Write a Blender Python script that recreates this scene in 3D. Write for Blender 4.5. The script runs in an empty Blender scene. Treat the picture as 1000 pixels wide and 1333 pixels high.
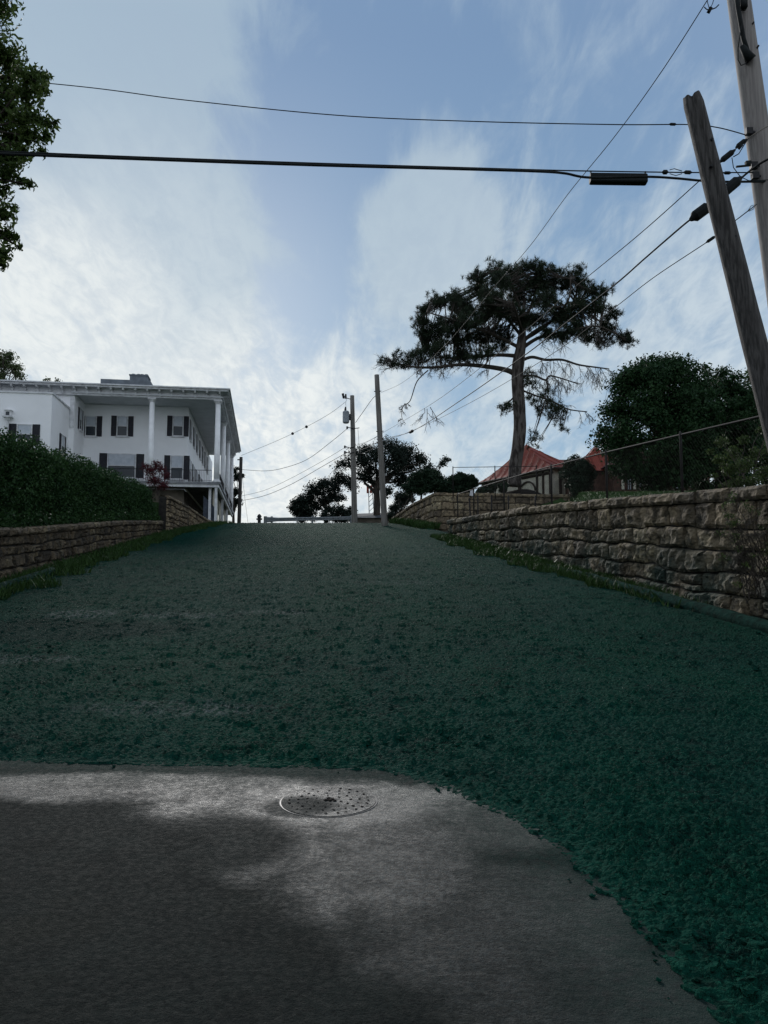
import bpy, math, random
import numpy as np
from mathutils import Vector, Matrix, noise
R = math.radians
random.seed(7)
SC = bpy.context.scene
COL = SC.collection
# ------------------------------------------------------------------ camera frame
PITCH = R(5.34); EYE = 1.45; F = 1000.0
ct, st = math.cos(PITCH), math.sin(PITCH)
def ray(px, py):
    a = (px-500)/F; b = (666.5-py)/F
    return Vector((a, ct-b*st, st+b*ct))
def P(px, py, Y):
    """point seen at photo pixel px,py at ground distance Y"""
    d = ray(px, py)
    return Vector((0, 0, EYE)) + d*(Y/d.y)
# ------------------------------------------------------------------ ground profile
def _slope(y):
    if y < 3: return .01
    if y < 10.8: return .01+.108*(y-3)/7.8
    if y < 54: return .118
    if y < 64: return .118-.123*(y-54)/10
    return -.005
_tab = [0.0]
for i in range(1, 7000): _tab.append(_tab[-1]+_slope(i*.1-.05)*.1)
def gz(y):
    if y <= 0: return .01*y
    f = y/.1; i = int(f)
    if i >= len(_tab)-1: return _tab[-1]
    return _tab[i]+(_tab[i+1]-_tab[i])*(f-i)
def G(px, py):
    d = ray(px, py); lo, hi = .5, 60
    prev = 1.0
    y = .8
    while y < 70:
        z = EYE+d.z/d.y*y
        if z <= gz(y): break
        y += .02
    return Vector((d.x/d.y*y, y, gz(y)))
def xl(y): return -6.75-.121*y      # left foot of the slope
def xr(y): return 7.75-.121*y       # right foot of the slope
# ------------------------------------------------------------------ materials
def new_mat(name):
    m = bpy.data.materials.new(name); m.use_nodes = True
    nt = m.node_tree; b = nt.nodes['Principled BSDF']
    return m, nt, b
class NT:
    def __init__(s, nt): s.nt = nt
    def n(s, t, **kw):
        nd = s.nt.nodes.new(t)
        for k, v in kw.items(): setattr(nd, k, v)
        return nd
    def set(s, sock, v):
        if isinstance(v, bpy.types.NodeSocket): s.nt.links.new(v, sock)
        else: sock.default_value = v
    def math(s, op, a, b=0.0, c=None, clamp=False):
        nd = s.n('ShaderNodeMath', operation=op, use_clamp=clamp)
        s.set(nd.inputs[0], a); s.set(nd.inputs[1], b)
        if c is not None: s.set(nd.inputs[2], c)
        return nd.outputs[0]
    def pos(s): return s.n('ShaderNodeNewGeometry').outputs['Position']
    def noise(s, vec, scale, detail=4, rough=.55, dist=0.0):
        nd = s.n('ShaderNodeTexNoise'); s.set(nd.inputs['Vector'], vec)
        nd.inputs['Scale'].default_value = scale; nd.inputs['Detail'].default_value = detail
        nd.inputs['Roughness'].default_value = rough; nd.inputs['Distortion'].default_value = dist
        return nd.outputs['Fac']
    def vor(s, vec, scale, feature='F1'):
        nd = s.n('ShaderNodeTexVoronoi', feature=feature); s.set(nd.inputs['Vector'], vec)
        nd.inputs['Scale'].default_value = scale
        return nd.outputs['Distance']
    def mr(s, v, a, b, c=0.0, d=1.0, smooth=True):
        nd = s.n('ShaderNodeMapRange', interpolation_type='SMOOTHSTEP' if smooth else 'LINEAR')
        s.set(nd.inputs['Value'], v)
        for k, x in zip(('From Min', 'From Max', 'To Min', 'To Max'), (a, b, c, d)): s.set(nd.inputs[k], x)
        return nd.outputs['Result']
    def mix(s, f, a, b):
        nd = s.n('ShaderNodeMix', data_type='RGBA')
        s.set(nd.inputs['Factor'], f)
        for i, x in ((6, a), (7, b)):
            if isinstance(x, tuple) and len(x) == 3: x = x+(1,)
            s.set(nd.inputs[i], x)
        return nd.outputs[2]
    def map(s, vec, loc=(0, 0, 0), rot=(0, 0, 0), sc=(1, 1, 1)):
        nd = s.n('ShaderNodeMapping'); s.set(nd.inputs['Vector'], vec)
        nd.inputs['Location'].default_value = loc; nd.inputs['Rotation'].default_value = rot; nd.inputs['Scale'].default_value = sc
        return nd.outputs['Vector']
    def bump(s, h, strength, dist, bsdf):
        nd = s.n('ShaderNodeBump'); s.set(nd.inputs['Height'], h)
        nd.inputs['Strength'].default_value = strength; nd.inputs['Distance'].default_value = dist
        s.nt.links.new(nd.outputs['Normal'], bsdf.inputs['Normal']); return nd
    def sep(s, v):
        nd = s.n('ShaderNodeSeparateXYZ'); s.set(nd.inputs[0], v); return nd.outputs
MATS = {}
def simple(name, c1, c2=None, rough=.7, scale=3, bump=.0, bscale=None, stretch=(1, 1, 1), metal=0, spec=.22, lo=.35, hi=.65, bd=.02):
    if name in MATS: return MATS[name]
    m, nt, b = new_mat(name); t = NT(nt)
    b.inputs['Roughness'].default_value = rough; b.inputs['Metallic'].default_value = metal
    b.inputs['Specular IOR Level'].default_value = spec
    v = t.map(t.pos(), sc=stretch)
    if c2 is None: c2 = tuple(x*.7 for x in c1)
    f = t.mr(t.noise(v, scale, 6, .6), lo, hi)
    t.set(b.inputs['Base Color'], t.mix(f, c1, c2))
    if bump: t.bump(t.noise(v, bscale or scale*6, 5, .65), bump, bd, b)
    MATS[name] = m; return m
def leafmat(name, c1, c2, trans=.25, rough=.55):
    m, nt, b = new_mat(name); t = NT(nt)
    g = t.n('ShaderNodeNewGeometry')
    big = t.mr(t.noise(g.outputs['Position'], .9, 3), .35, .65)
    f = t.math('ADD', t.math('MULTIPLY', g.outputs['Random Per Island'], .6), t.math('MULTIPLY', big, .4))
    col = t.mix(f, c1, c2)
    t.set(b.inputs['Base Color'], col); b.inputs['Roughness'].default_value = rough
    b.inputs['Specular IOR Level'].default_value = .10
    if trans:
        tr = t.n('ShaderNodeBsdfTranslucent'); t.set(tr.inputs[0], col)
        mx = t.n('ShaderNodeMixShader'); mx.inputs[0].default_value = trans
        nt.links.new(b.outputs[0], mx.inputs[1]); nt.links.new(tr.outputs[0], mx.inputs[2])
        nt.links.new(mx.outputs[0], nt.nodes['Material Output'].inputs[0])
    return m
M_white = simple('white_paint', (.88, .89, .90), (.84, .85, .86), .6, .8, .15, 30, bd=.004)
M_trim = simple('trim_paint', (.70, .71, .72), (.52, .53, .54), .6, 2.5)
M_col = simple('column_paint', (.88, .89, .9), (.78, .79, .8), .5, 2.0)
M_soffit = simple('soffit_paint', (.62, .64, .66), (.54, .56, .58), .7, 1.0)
M_shut = simple('shutter_paint', (.018, .02, .028), (.03, .032, .04), .5, 2)
M_roofgrey = simple('grey_roofing', (.09, .10, .11), (.06, .065, .07), .8, 2, .3)
M_chim = simple('grey_parapet', (.20, .23, .26), (.14, .16, .18), .8, 2, .3)
M_porch = simple('porch_floor', (.25, .26, .27), (.15, .16, .17), .7, 2)
M_base = simple('basement_wall', (.16, .14, .115), (.09, .08, .065), .9, 1.3, .3)
M_slate = simple('slate_panel', (.07, .085, .11), (.04, .05, .065), .8, 1.5)
M_iron = simple('black_iron', (.015, .015, .017), None, .5, 5)
M_wood = simple('weathered_wood', (.088, .083, .078), (.034, .032, .030), .85, 1.0, .9, 1.7, (38, 38, 1.3), bd=.02)
M_woodp = simple('pale_pole_wood', (.27, .25, .23), (.18, .165, .155), .8, 1.0, .5, 1.5, (45, 45, 1.0), bd=.008)
M_woodf = simple('far_pole_wood', (.20, .19, .175), (.12, .115, .10), .85, 2.2, .3, 9, (5, 5, .4), bd=.02)
M_cable = simple('cable_jacket', (.014, .018, .018), (.010, .012, .012), .7, 5, spec=.12)
M_wire = simple('wire_metal', (.05, .05, .052), None, .5, 8, metal=.3)
M_galv = simple('galvanised_steel', (.20, .22, .23), (.13, .145, .15), .5, 5, metal=.4)
M_trans = simple('transformer_grey', (.30, .33, .35), (.22, .24, .26), .5, 5)
M_rail = simple('rusty_fence_steel', (.03, .028, .027), (.02, .018, .017), .8, 5, spec=.2)
M_bark = simple('pine_bark', (.11, .098, .088), (.032, .027, .024), .95, 3.2, 1.0, 7, (1.6, 1.6, .45), lo=.42, hi=.58, bd=.06)
M_bark2 = simple('dark_bark', (.07, .06, .05), (.035, .03, .025), .95, 4, .6, 10, (2, 2, .5))
M_dead = simple('dead_twigs', (.075, .065, .058), (.04, .036, .032), .9, 4)
M_redroof = simple('red_metal_roof', (.25, .050, .030), (.18, .036, .022), .7, 1.2, .1)
M_brownroof = simple('brown_red_roof', (.13, .050, .040), (.075, .032, .028), .8, 2.0, .3)
M_brick = simple('brown_brick', (.10, .055, .04), (.05, .03, .025), .9, 4, .3)
M_cream = simple('cream_stucco', (.55, .52, .42), (.42, .40, .33), .85, 2)
M_timber = simple('dark_timber', (.04, .028, .022), None, .8, 4)
M_sign = simple('sign_white', (.75, .76, .78), (.6, .6, .62), .5, 4)
M_glass = None
def glassmat():
    m, nt, b = new_mat('window_glass')
    b.inputs['Base Color'].default_value = (.03, .04, .05, 1); b.inputs['Roughness'].default_value = .12
    b.inputs['Specular IOR Level'].default_value = .3
    return m
M_glass = glassmat()
M_blind_sky = simple('blind_and_sky_reflection', (.46, .50, .55), (.38, .43, .48), .35, 3, spec=.6)  # mansion blinds; on the red-roofed houses, sky reflection put into the pane colour
L_hedge = leafmat('hedge_leaves', (.012, .035, .012), (.037, .084, .025), .15)
L_maple = leafmat('maple_leaves', (.011, .033, .014), (.030, .068, .024), .14)
L_back = leafmat('back_tree_leaves', (.022, .045, .018), (.05, .085, .03), .25)
L_near = leafmat('near_tree_leaves', (.035, .065, .018), (.085, .13, .035), .3)
L_pine = leafmat('pine_needles', (.016, .028, .017), (.038, .055, .030), .1)
L_oak = leafmat('far_tree_leaves', (.012, .022, .018), (.025, .036, .026), .08)
L_cedar = leafmat('juniper_leaves', (.015, .032, .02), (.03, .055, .03), .1)
L_red = leafmat('red_shrub_leaves', (.05, .012, .016), (.10, .022, .03), .2)
L_sap = leafmat('sapling_leaves', (.03, .055, .018), (.07, .105, .035), .3)
L_far = leafmat('pale_tree_leaves', (.06, .085, .04), (.10, .13, .06), .3)
L_grass = leafmat('grass_blades', (.018, .042, .011), (.036, .078, .020), .06)
# stone
def stonemat(name, overspray, dark=1.0, k=1.0):
    m, nt, b = new_mat(name); t = NT(nt)
    g = t.n('ShaderNodeNewGeometry'); p = g.outputs['Position']
    rnd = g.outputs['Random Per Island']
    base = t.mix(t.mr(rnd, 0, 1, smooth=False), (.115*k, .094*k, .068*k), (.30*k, .235*k, .15*k))
    tan = t.mix(t.mr(t.noise(p, 7, 3), .4, .6), (.50*k, .41*k, .25*k), (.24*k, .20*k, .14*k))
    fr = t.math('FRACT', t.math('MULTIPLY', rnd, 7.31))
    patch = t.mr(t.noise(p, .55, 2, .5), .42, .68)
    f = t.math('MULTIPLY', t.mr(fr, .35, .75), patch)
    col = t.mix(f, base, tan)
    n1 = t.noise(p, 5, 6, .7)
    col = t.mix(t.mr(n1, .44, .64, 0, .8), col, (.022, .021, .018))
    col = t.mix(t.mr(t.noise(p, 1.1, 4, .6), .5, .72, 0, .7*dark), col, (.018, .018, .015))
    if overspray:
        z = t.sep(p)
        zrel = t.math('SUBTRACT', z[2], t.math('MULTIPLY', z[1], .118))
        s = t.math('MULTIPLY', t.mr(zrel, -.7, 1.25, 1, .0), t.mr(t.noise(p, .9, 4), .3, .62))
        col = t.mix(t.math('MULTIPLY', s, .85), col, (.018, .042, .034))
    t.set(b.inputs['Base Color'], col); b.inputs['Roughness'].default_value = .9
    b.inputs['Specular IOR Level'].default_value = .2
    h = t.math('ADD', t.noise(p, 12, 9, .75), t.math('MULTIPLY', t.vor(t.map(p, sc=(1, 1, 1.6)), 11), .8))
    t.bump(h, .9, .045, b)
    return m
M_stone = stonemat('rock_faced_stone', True, .9, k=.84)
M_stone2 = stonemat('rubble_stone', False, k=.5)
M_stone3 = stonemat('block_stone', False, .6, k=1.0)
M_mortar = simple('mortar', (.035, .033, .028), (.02, .02, .018), .95, 5, .4)
# mulch
def mulchmat(name='hydromulch', disp=True):
    m, nt, b = new_mat(name); t = NT(nt); p = t.pos()
    trk = t.mr(t.noise(t.map(p, rot=(0, 0, R(-7)), sc=(2.6, .09, 1)), 1.6, 5, .6), .48, .66)
    c = t.mix(t.mr(t.noise(p, 9, 5, .65), .3, .7), (0.0025, 0.0320, 0.0207), (0.0045, 0.0491, 0.0318))
    xyz = t.sep(p)
    big = t.mr(t.noise(t.map(p, sc=(1, .45, 1)), .35, 4, .6), .38, .66)
    c = t.mix(t.math('MULTIPLY', big, .45), c, (0.0084, 0.0438, 0.0376))
    c = t.mix(t.mr(t.noise(t.map(p, sc=(1, .3, 1)), .22, 5, .65), .5, .7, 0, .5), c, (0.0025, 0.0278, 0.0202))
    c = t.mix(t.math("MULTIPLY", trk, .4), c, (0.0070, 0.0374, 0.0318))
    # bare dark wet soil lens on the left and pale scuffed streaks
    def blob(cx, cy, rx, ry, amt, w=.5):
        dx = t.math('DIVIDE', t.math('SUBTRACT', xyz[0], cx), rx); dy = t.math('DIVIDE', t.math('SUBTRACT', xyz[1], cy), ry)
        r = t.math('ADD', t.math('MULTIPLY', dx, dx), t.math('MULTIPLY', dy, dy))
        r = t.math('ADD', r, t.math('MULTIPLY', t.math('SUBTRACT', t.noise(p, 1.6, 4), .5), 1.6))
        return t.mr(r, 1.0+w, max(0.0, 1.0-w), 0, amt)
    for (px, py, rx, ry, a) in ((30, 822, 2.6, 1.0, .75), (300, 640+65, 3.5, 4, .25)):
        q = G(px, py); c = t.mix(blob(q.x, q.y, rx, ry, a), c, (0.0033, 0.0181, 0.0163))
    fine = t.mr(t.noise(t.map(p, sc=(1, .35, 1)), 16, 5, .75), .46, .58)
    for (px, py, rx, ry, a) in ((105, 802, .55, .55, .8), (245, 803, .9, .35, .7), (355, 799, .7, .3, .7), (15, 860, 1.0, .3, .6), (215, 925, .9, .35, .5), (310, 925, .45, .15, .45), (520, 760, 1.2, .5, .25)):
        q = G(px, py); c = t.mix(t.math('MULTIPLY', blob(q.x, q.y, rx, ry, a), fine), c, (.15, .17, .165))
    c = t.mix(t.mr(t.noise(p, 60, 3, .7), .56, .72, 0, .35), c, (0.0095, 0.0587, 0.0409))
    c = t.mix(t.mr(t.noise(p, 28, 5, .75), .50, .60, 0, .75), c, (0.0012, 0.0128, 0.0087))
    c = t.mix(t.mr(t.noise(t.map(p, (5, 3, 0)), 34, 5, .75), .54, .64, 0, .7), c, (0.0078, 0.0667, 0.0443))
    zone = t.mr(t.noise(p, 1.3, 5, .65), .46, .62)
    c = t.mix(t.math('MULTIPLY', zone, t.mr(t.noise(p, 13, 5, .75), .50, .58, 0, .85)), c, (.0022, .0105, .0090))
    c = t.mix(t.mr(t.noise(p, .5, 4, .6), .45, .65, 0, .3), c, (.009, .032, .027))
    t.set(b.inputs['Base Color'], c); b.inputs['Roughness'].default_value = .9
    b.inputs['Specular IOR Level'].default_value = .02
    h = t.math('ADD', t.math('MULTIPLY', t.noise(p, 22, 3, .6), 1.2), t.math('MULTIPLY', t.mr(t.noise(p, 3.6, 5, .65), .50, .72), .85))
    h = t.math('ADD', h, t.math('MULTIPLY', t.noise(p, 42, 2, .6), .32))
    h = t.math('SUBTRACT', h, t.math('MULTIPLY', t.vor(p, 28), .6))
    d = t.n('ShaderNodeDisplacement'); t.set(d.inputs['Height'], h); d.inputs['Midlevel'].default_value = .9
    att = t.n('ShaderNodeAttribute'); att.attribute_name = 'thick'
    t.set(d.inputs['Scale'], t.math('MULTIPLY', att.outputs['Fac'], .046))
    nt.links.new(d.outputs[0], nt.nodes['Material Output'].inputs['Displacement'])
    t.bump(t.math('ADD', t.noise(p, 34, 4, .65), t.math('MULTIPLY', t.noise(p, 80, 2, .6), .3)), 1.0, .035, b)
    m.displacement_method = 'BOTH' if disp else 'BUMP'
    return m
M_mulch = mulchmat()
def concretemat():
    m, nt, b = new_mat('wet_concrete'); t = NT(nt); p = t.pos(); xyz = t.sep(p)
    warp = t.noise(p, 1.7, 5, .65); warp2 = t.noise(p, 6.5, 7, .7)
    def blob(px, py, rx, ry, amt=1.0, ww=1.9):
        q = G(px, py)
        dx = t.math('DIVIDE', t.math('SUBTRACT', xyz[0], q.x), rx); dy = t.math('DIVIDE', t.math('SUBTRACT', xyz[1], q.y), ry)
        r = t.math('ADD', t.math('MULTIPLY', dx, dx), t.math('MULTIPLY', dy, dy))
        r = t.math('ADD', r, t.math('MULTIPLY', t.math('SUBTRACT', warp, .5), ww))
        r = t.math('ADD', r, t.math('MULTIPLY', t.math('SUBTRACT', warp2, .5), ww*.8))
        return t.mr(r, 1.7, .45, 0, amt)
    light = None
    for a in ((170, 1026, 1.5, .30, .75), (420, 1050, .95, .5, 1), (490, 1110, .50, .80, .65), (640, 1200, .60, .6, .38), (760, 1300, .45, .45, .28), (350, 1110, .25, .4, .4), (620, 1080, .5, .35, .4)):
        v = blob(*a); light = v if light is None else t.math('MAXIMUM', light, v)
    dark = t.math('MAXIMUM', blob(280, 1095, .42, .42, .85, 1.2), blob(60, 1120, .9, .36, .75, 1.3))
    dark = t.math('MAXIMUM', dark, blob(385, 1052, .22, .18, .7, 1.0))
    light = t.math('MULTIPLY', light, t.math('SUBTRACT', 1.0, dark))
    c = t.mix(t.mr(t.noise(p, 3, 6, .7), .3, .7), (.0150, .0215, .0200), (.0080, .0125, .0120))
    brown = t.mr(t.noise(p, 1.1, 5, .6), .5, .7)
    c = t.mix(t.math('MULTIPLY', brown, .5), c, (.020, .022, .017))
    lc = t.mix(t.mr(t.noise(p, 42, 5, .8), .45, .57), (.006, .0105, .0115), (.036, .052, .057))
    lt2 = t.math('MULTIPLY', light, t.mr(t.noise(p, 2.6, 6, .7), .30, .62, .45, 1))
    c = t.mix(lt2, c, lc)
    c = t.mix(t.mr(t.noise(p, 60, 4, .8), .52, .62, 0, .75), c, (.007, .009, .009))
    # green tint where the mulch spray drifts over the slab edge
    att = t.n('ShaderNodeAttribute'); att.attribute_name = 'edge'
    e = t.math('MULTIPLY', att.outputs['Fac'], t.mr(t.noise(p, 14, 6, .75), .25, .6))
    c = t.mix(t.math('MULTIPLY', e, 1.25, clamp=True), c, (.010, .028, .024))
    t.set(b.inputs['Base Color'], c)
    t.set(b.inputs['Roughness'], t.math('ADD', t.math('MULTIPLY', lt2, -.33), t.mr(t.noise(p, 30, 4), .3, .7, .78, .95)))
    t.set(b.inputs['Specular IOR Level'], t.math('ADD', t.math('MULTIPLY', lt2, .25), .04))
    h = t.math('ADD', t.noise(p, 85, 4, .75), t.math('MULTIPLY', t.noise(p, 6, 4), .3))
    h = t.math('ADD', h, t.math('MULTIPLY', t.noise(t.map(p, sc=(.4, 1, 1)), 30, 3, .6), .5))
    t.bump(h, 1.0, .03, b)
    return m
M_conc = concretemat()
M_soil = simple('bare_soil', (.035, .036, .028), (.018, .02, .016), .95, 1.5, .6, 12)
M_lawn = simple('lawn_turf', (.035, .075, .018), (.02, .045, .012), .9, .8, .6, 20)
M_mound = simple('dark_mulch_bed', (.012, .011, .010), (.022, .019, .016), .95, 4, .8, 12, bd=.05, spec=.03)
M_hole = simple('dark_void', (.003, .003, .003), None, 1, 5, spec=0)
M_tube = simple('mulch_crusted_curb', (.010, .040, .031), (.005, .018, .014), .95, 6, 1.0, 14, bd=.05, spec=.02)
M_iroc = simple('cast_iron', (.012, .015, .016), (.040, .046, .048), .7, 55, .8, 70, lo=.42, hi=.6, bd=.006, spec=.35)

# ------------------------------------------------------------------ mesh builder
MW = {}
def root(name, label, cat, loc=(0, 0, 0), rz=0, group=None, kind=None):
    o = bpy.data.objects.new(name, None); COL.objects.link(o)
    o.location = loc; o.rotation_euler = (0, 0, rz); o.empty_display_size = .3
    MW[o.name] = Matrix.Translation(Vector(loc)) @ Matrix.Rotation(rz, 4, 'Z')
    o['label'] = label; o['category'] = cat
    if group: o['group'] = group
    if kind: o['kind'] = kind
    return o
def tag(o, label, cat=None, group=None, kind=None):
    o['label'] = label
    if cat: o['category'] = cat
    if group: o['group'] = group
    if kind: o['kind'] = kind
    return o
class MB:
    def __init__(s): s.v = []; s.f = []
    def add(s, vs, fs):
        o = len(s.v); s.v += [Vector(v) for v in vs]; s.f += [tuple(i+o for i in f) for f in fs]
    def box(s, c, d, rz=0, ry=0, rx=0):
        m = Matrix.Translation(Vector(c)) @ Matrix.Rotation(rz, 4, 'Z') @ Matrix.Rotation(ry, 4, 'Y') @ Matrix.Rotation(rx, 4, 'X')
        h = [x/2 for x in d]
        vs = [m @ Vector((sx*h[0], sy*h[1], sz*h[2])) for sz in (-1, 1) for sy in (-1, 1) for sx in (-1, 1)]
        s.add(vs, [(0, 2, 3, 1), (4, 5, 7, 6), (0, 1, 5, 4), (2, 6, 7, 3), (0, 4, 6, 2), (1, 3, 7, 5)])
    def bx(s, a, b): s.box([(x+y)/2 for x, y in zip(a, b)], [abs(y-x) for x, y in zip(a, b)])
    def tube(s, pts, rad, n=6, cap=True, prof=None):
        pts = [Vector(p) for p in pts]; k = len(pts)
        if not hasattr(rad, '__len__'): rad = [rad]*k
        vs = []; prev = None
        for i, p in enumerate(pts):
            d = (pts[min(i+1, k-1)]-pts[max(i-1, 0)])
            if d.length < 1e-9: d = Vector((0, 0, 1))
            d.normalize()
            if prev is None:
                u = d.cross(Vector((0, 0, 1)) if abs(d.z) < .9 else Vector((0, 1, 0))).normalized()
            else:
                u = (prev-d*prev.dot(d)).normalized()
            prev = u; w = d.cross(u)
            for j in range(n):
                a = 2*math.pi*j/n; r = rad[i]
                if prof: r *= prof(a, i/(k-1))
                vs.append(p+u*math.cos(a)*r+w*math.sin(a)*r)
        fs = [(i*n+j, i*n+(j+1) % n, (i+1)*n+(j+1) % n, (i+1)*n+j) for i in range(k-1) for j in range(n)]
        if cap: fs += [tuple(range(n-1, -1, -1)), tuple((k-1)*n+j for j in range(n))]
        s.add(vs, fs)
    def cone(s, a, b, ra, rb, n=12): s.tube([a, b], [ra, rb], n)
    def quad(s, a, b, c, d): s.add([a, b, c, d], [(0, 1, 2, 3)])
    def build(s, name, mat, parent=None, local=False, smooth=False, origin=None):
        me = bpy.data.meshes.new(name)
        vs = s.v; org = Vector((0, 0, 0))
        if parent is not None and not local:
            inv = MW[parent.name].inverted(); vs = [inv @ v for v in vs]
        if parent is None:
            if origin is None:
                zs = min(v.z for v in vs); origin = Vector((sum(v.x for v in vs)/len(vs), sum(v.y for v in vs)/len(vs), zs))
            org = Vector(origin); vs = [v-org for v in vs]
        me.from_pydata([tuple(v) for v in vs], [], s.f); me.update()
        if smooth: me.polygons.foreach_set('use_smooth', [True]*len(me.polygons))
        me.materials.append(mat)
        o = bpy.data.objects.new(name, me); COL.objects.link(o)
        if parent is not None: o.parent = parent; MW[o.name] = MW[parent.name]
        else: o.location = org; MW[o.name] = Matrix.Translation(org)
        return o
# ------------------------------------------------------------------ leaves
RNG = np.random.default_rng(11)
def leaf_object(name, clumps, n, size, mat, parent=None, shell=.55, aspect=.5, squash=.8, origin=None, jitter=.35, extra=None, up=0.0, soft=0.0):
    """many small bent leaves spread through the given clumps (centre, radius)"""
    C = np.array([[c[0][0], c[0][1], c[0][2]] for c in clumps]); Rr = np.array([c[1] for c in clumps])
    w = Rr**2.0; w /= w.sum()
    idx = RNG.choice(len(clumps), n, p=w)
    d = RNG.normal(size=(n, 3)); d /= np.linalg.norm(d, axis=1)[:, None]
    rr = Rr[idx]*(shell+(1-shell)*RNG.random(n)**.7)*(1+jitter*(RNG.random(n)-.6)*(RNG.random(n) < .35))
    if soft:
        sf = RNG.random(n) < soft
        rr = np.where(sf, Rr[idx]*np.minimum(np.abs(RNG.normal(size=n)), 1.55)*.75, rr)
    pos = C[idx]+d*rr[:, None]*np.array([1, 1, squash])
    nrm = d*.6+RNG.normal(size=(n, 3))*.55+np.array([0, 0, up]); nrm /= np.linalg.norm(nrm, axis=1)[:, None]
    t = np.cross(nrm, RNG.normal(size=(n, 3))); t /= np.linalg.norm(t, axis=1)[:, None]
    b = np.cross(nrm, t)
    L = (size*(.65+.7*RNG.random(n)))[:, None]; W = L*aspect
    V = np.empty((n, 4, 3))
    V[:, 0] = pos-t*L*.5; V[:, 1] = pos+b*W*.5+nrm*L*.12; V[:, 2] = pos+t*L*.5-nrm*L*.1; V[:, 3] = pos-b*W*.5+nrm*L*.12
    return raw_quads(name, V, mat, parent, origin)
def raw_quads(name, V, mat, parent=None, origin=None):
    n = len(V); k = V.shape[1]
    V = V.reshape(-1, 3)
    if parent is not None:
        inv = np.array(MW[parent.name].inverted()); V = V@inv[:3, :3].T+inv[:3, 3]
        org = Vector((0, 0, 0))
    else:
        org = Vector(origin) if origin is not None else Vector((V[:, 0].mean(), V[:, 1].mean(), V[:, 2].min()))
        V = V-np.array(org)
    me = bpy.data.meshes.new(name)
    me.vertices.add(len(V)); me.vertices.foreach_set('co', V.astype(np.float32).ravel())
    me.loops.add(n*k); me.loops.foreach_set('vertex_index', np.arange(n*k, dtype=np.int32))
    me.polygons.add(n); me.polygons.foreach_set('loop_start', np.arange(0, n*k, k, dtype=np.int32))
    me.polygons.foreach_set('loop_total', np.full(n, k, dtype=np.int32))
    me.update(calc_edges=True); me.materials.append(mat)
    o = bpy.data.objects.new(name, me); COL.objects.link(o)
    if parent is not None: o.parent = parent; MW[o.name] = MW[parent.name]
    else: o.location = org; MW[o.name] = Matrix.Translation(org)
    return o
def blob_mesh(mb, c, r, n=8, amp=.2, sq=1.0):
    vs = []; fs = []
    m = n//2+2
    for i in range(m+1):
        th = math.pi*i/m
        for j in range(n):
            ph = 2*math.pi*j/n
            d = Vector((math.sin(th)*math.cos(ph), math.sin(th)*math.sin(ph), math.cos(th)))
            k = 1+amp*noise.noise((Vector(c)+d*r)*(1.3/r))
            vs.append(Vector(c)+Vector((d.x*r*k, d.y*r*k, d.z*r*k*sq)))
    for i in range(m):
        for j in range(n): fs.append((i*n+j, (i+1)*n+j, (i+1)*n+(j+1) % n, i*n+(j+1) % n))
    mb.add(vs, fs)
def ellipsoid_clumps(c, rx, ry, rz, n, r0, r1, seed=1, fill=.35, zmin=-9, lump=.18):
    rnd = random.Random(seed); out = []
    while len(out) < n:
        d = Vector((rnd.gauss(0, 1), rnd.gauss(0, 1), rnd.gauss(0, 1))).normalized()
        s = (rnd.random()**.4 if rnd.random() < fill else .8+.2*rnd.random())
        s *= 1+lump*noise.noise(d*2.1+Vector((seed*3.7, 0, 0)))*2
        r = r0+(r1-r0)*rnd.random()
        p = Vector(c)+Vector((d.x*(rx-r*.7)*s, d.y*(ry-r*.7)*s, d.z*(rz-r*.7)*s))
        if d.z*s < zmin: continue
        out.append((p, r))
    return out
def branch(mb, p0, p1, r0, r1, sag=0.0, wig=.05, n=7, sides=6, rnd=random):
    p0 = Vector(p0); p1 = Vector(p1); L = (p1-p0).length; pts = []
    for i in range(n):
        t = i/(n-1); q = p0.lerp(p1, t)+Vector((0, 0, -sag*math.sin(math.pi*t)*L))
        if 0 < i < n-1: q += Vector((rnd.gauss(0, wig*L*.3), rnd.gauss(0, wig*L*.3), rnd.gauss(0, wig*L*.25)))
        pts.append(q)
    mb.tube(pts, [r0+(r1-r0)*i/(n-1) for i in range(n)], sides)
    return pts
def twig(mb, p, d, L, r, depth, rnd, droop=.25, spread=.7):
    """recursive bare twig"""
    pts = [Vector(p)]; dd = Vector(d).normalized(); k = 4
    for i in range(k):
        dd = (dd+Vector((rnd.gauss(0, .22), rnd.gauss(0, .22), rnd.gauss(0, .22)-droop*.25))).normalized()
        pts.append(pts[-1]+dd*L/k)
    mb.tube(pts, [r*(1-.14*i) for i in range(k+1)], 4 if depth < 2 else 5, cap=False)
    if depth > 0:
        for i in range(1, k+1):
            for q in range(rnd.choice((1, 1, 2))):
                nd = (dd+Vector((rnd.gauss(0, spread), rnd.gauss(0, spread), rnd.gauss(0, spread*.7)-droop*.4))).normalized()
                twig(mb, pts[i], nd, L*rnd.uniform(.4, .7), r*.6, depth-1, rnd, droop, spread)

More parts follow.
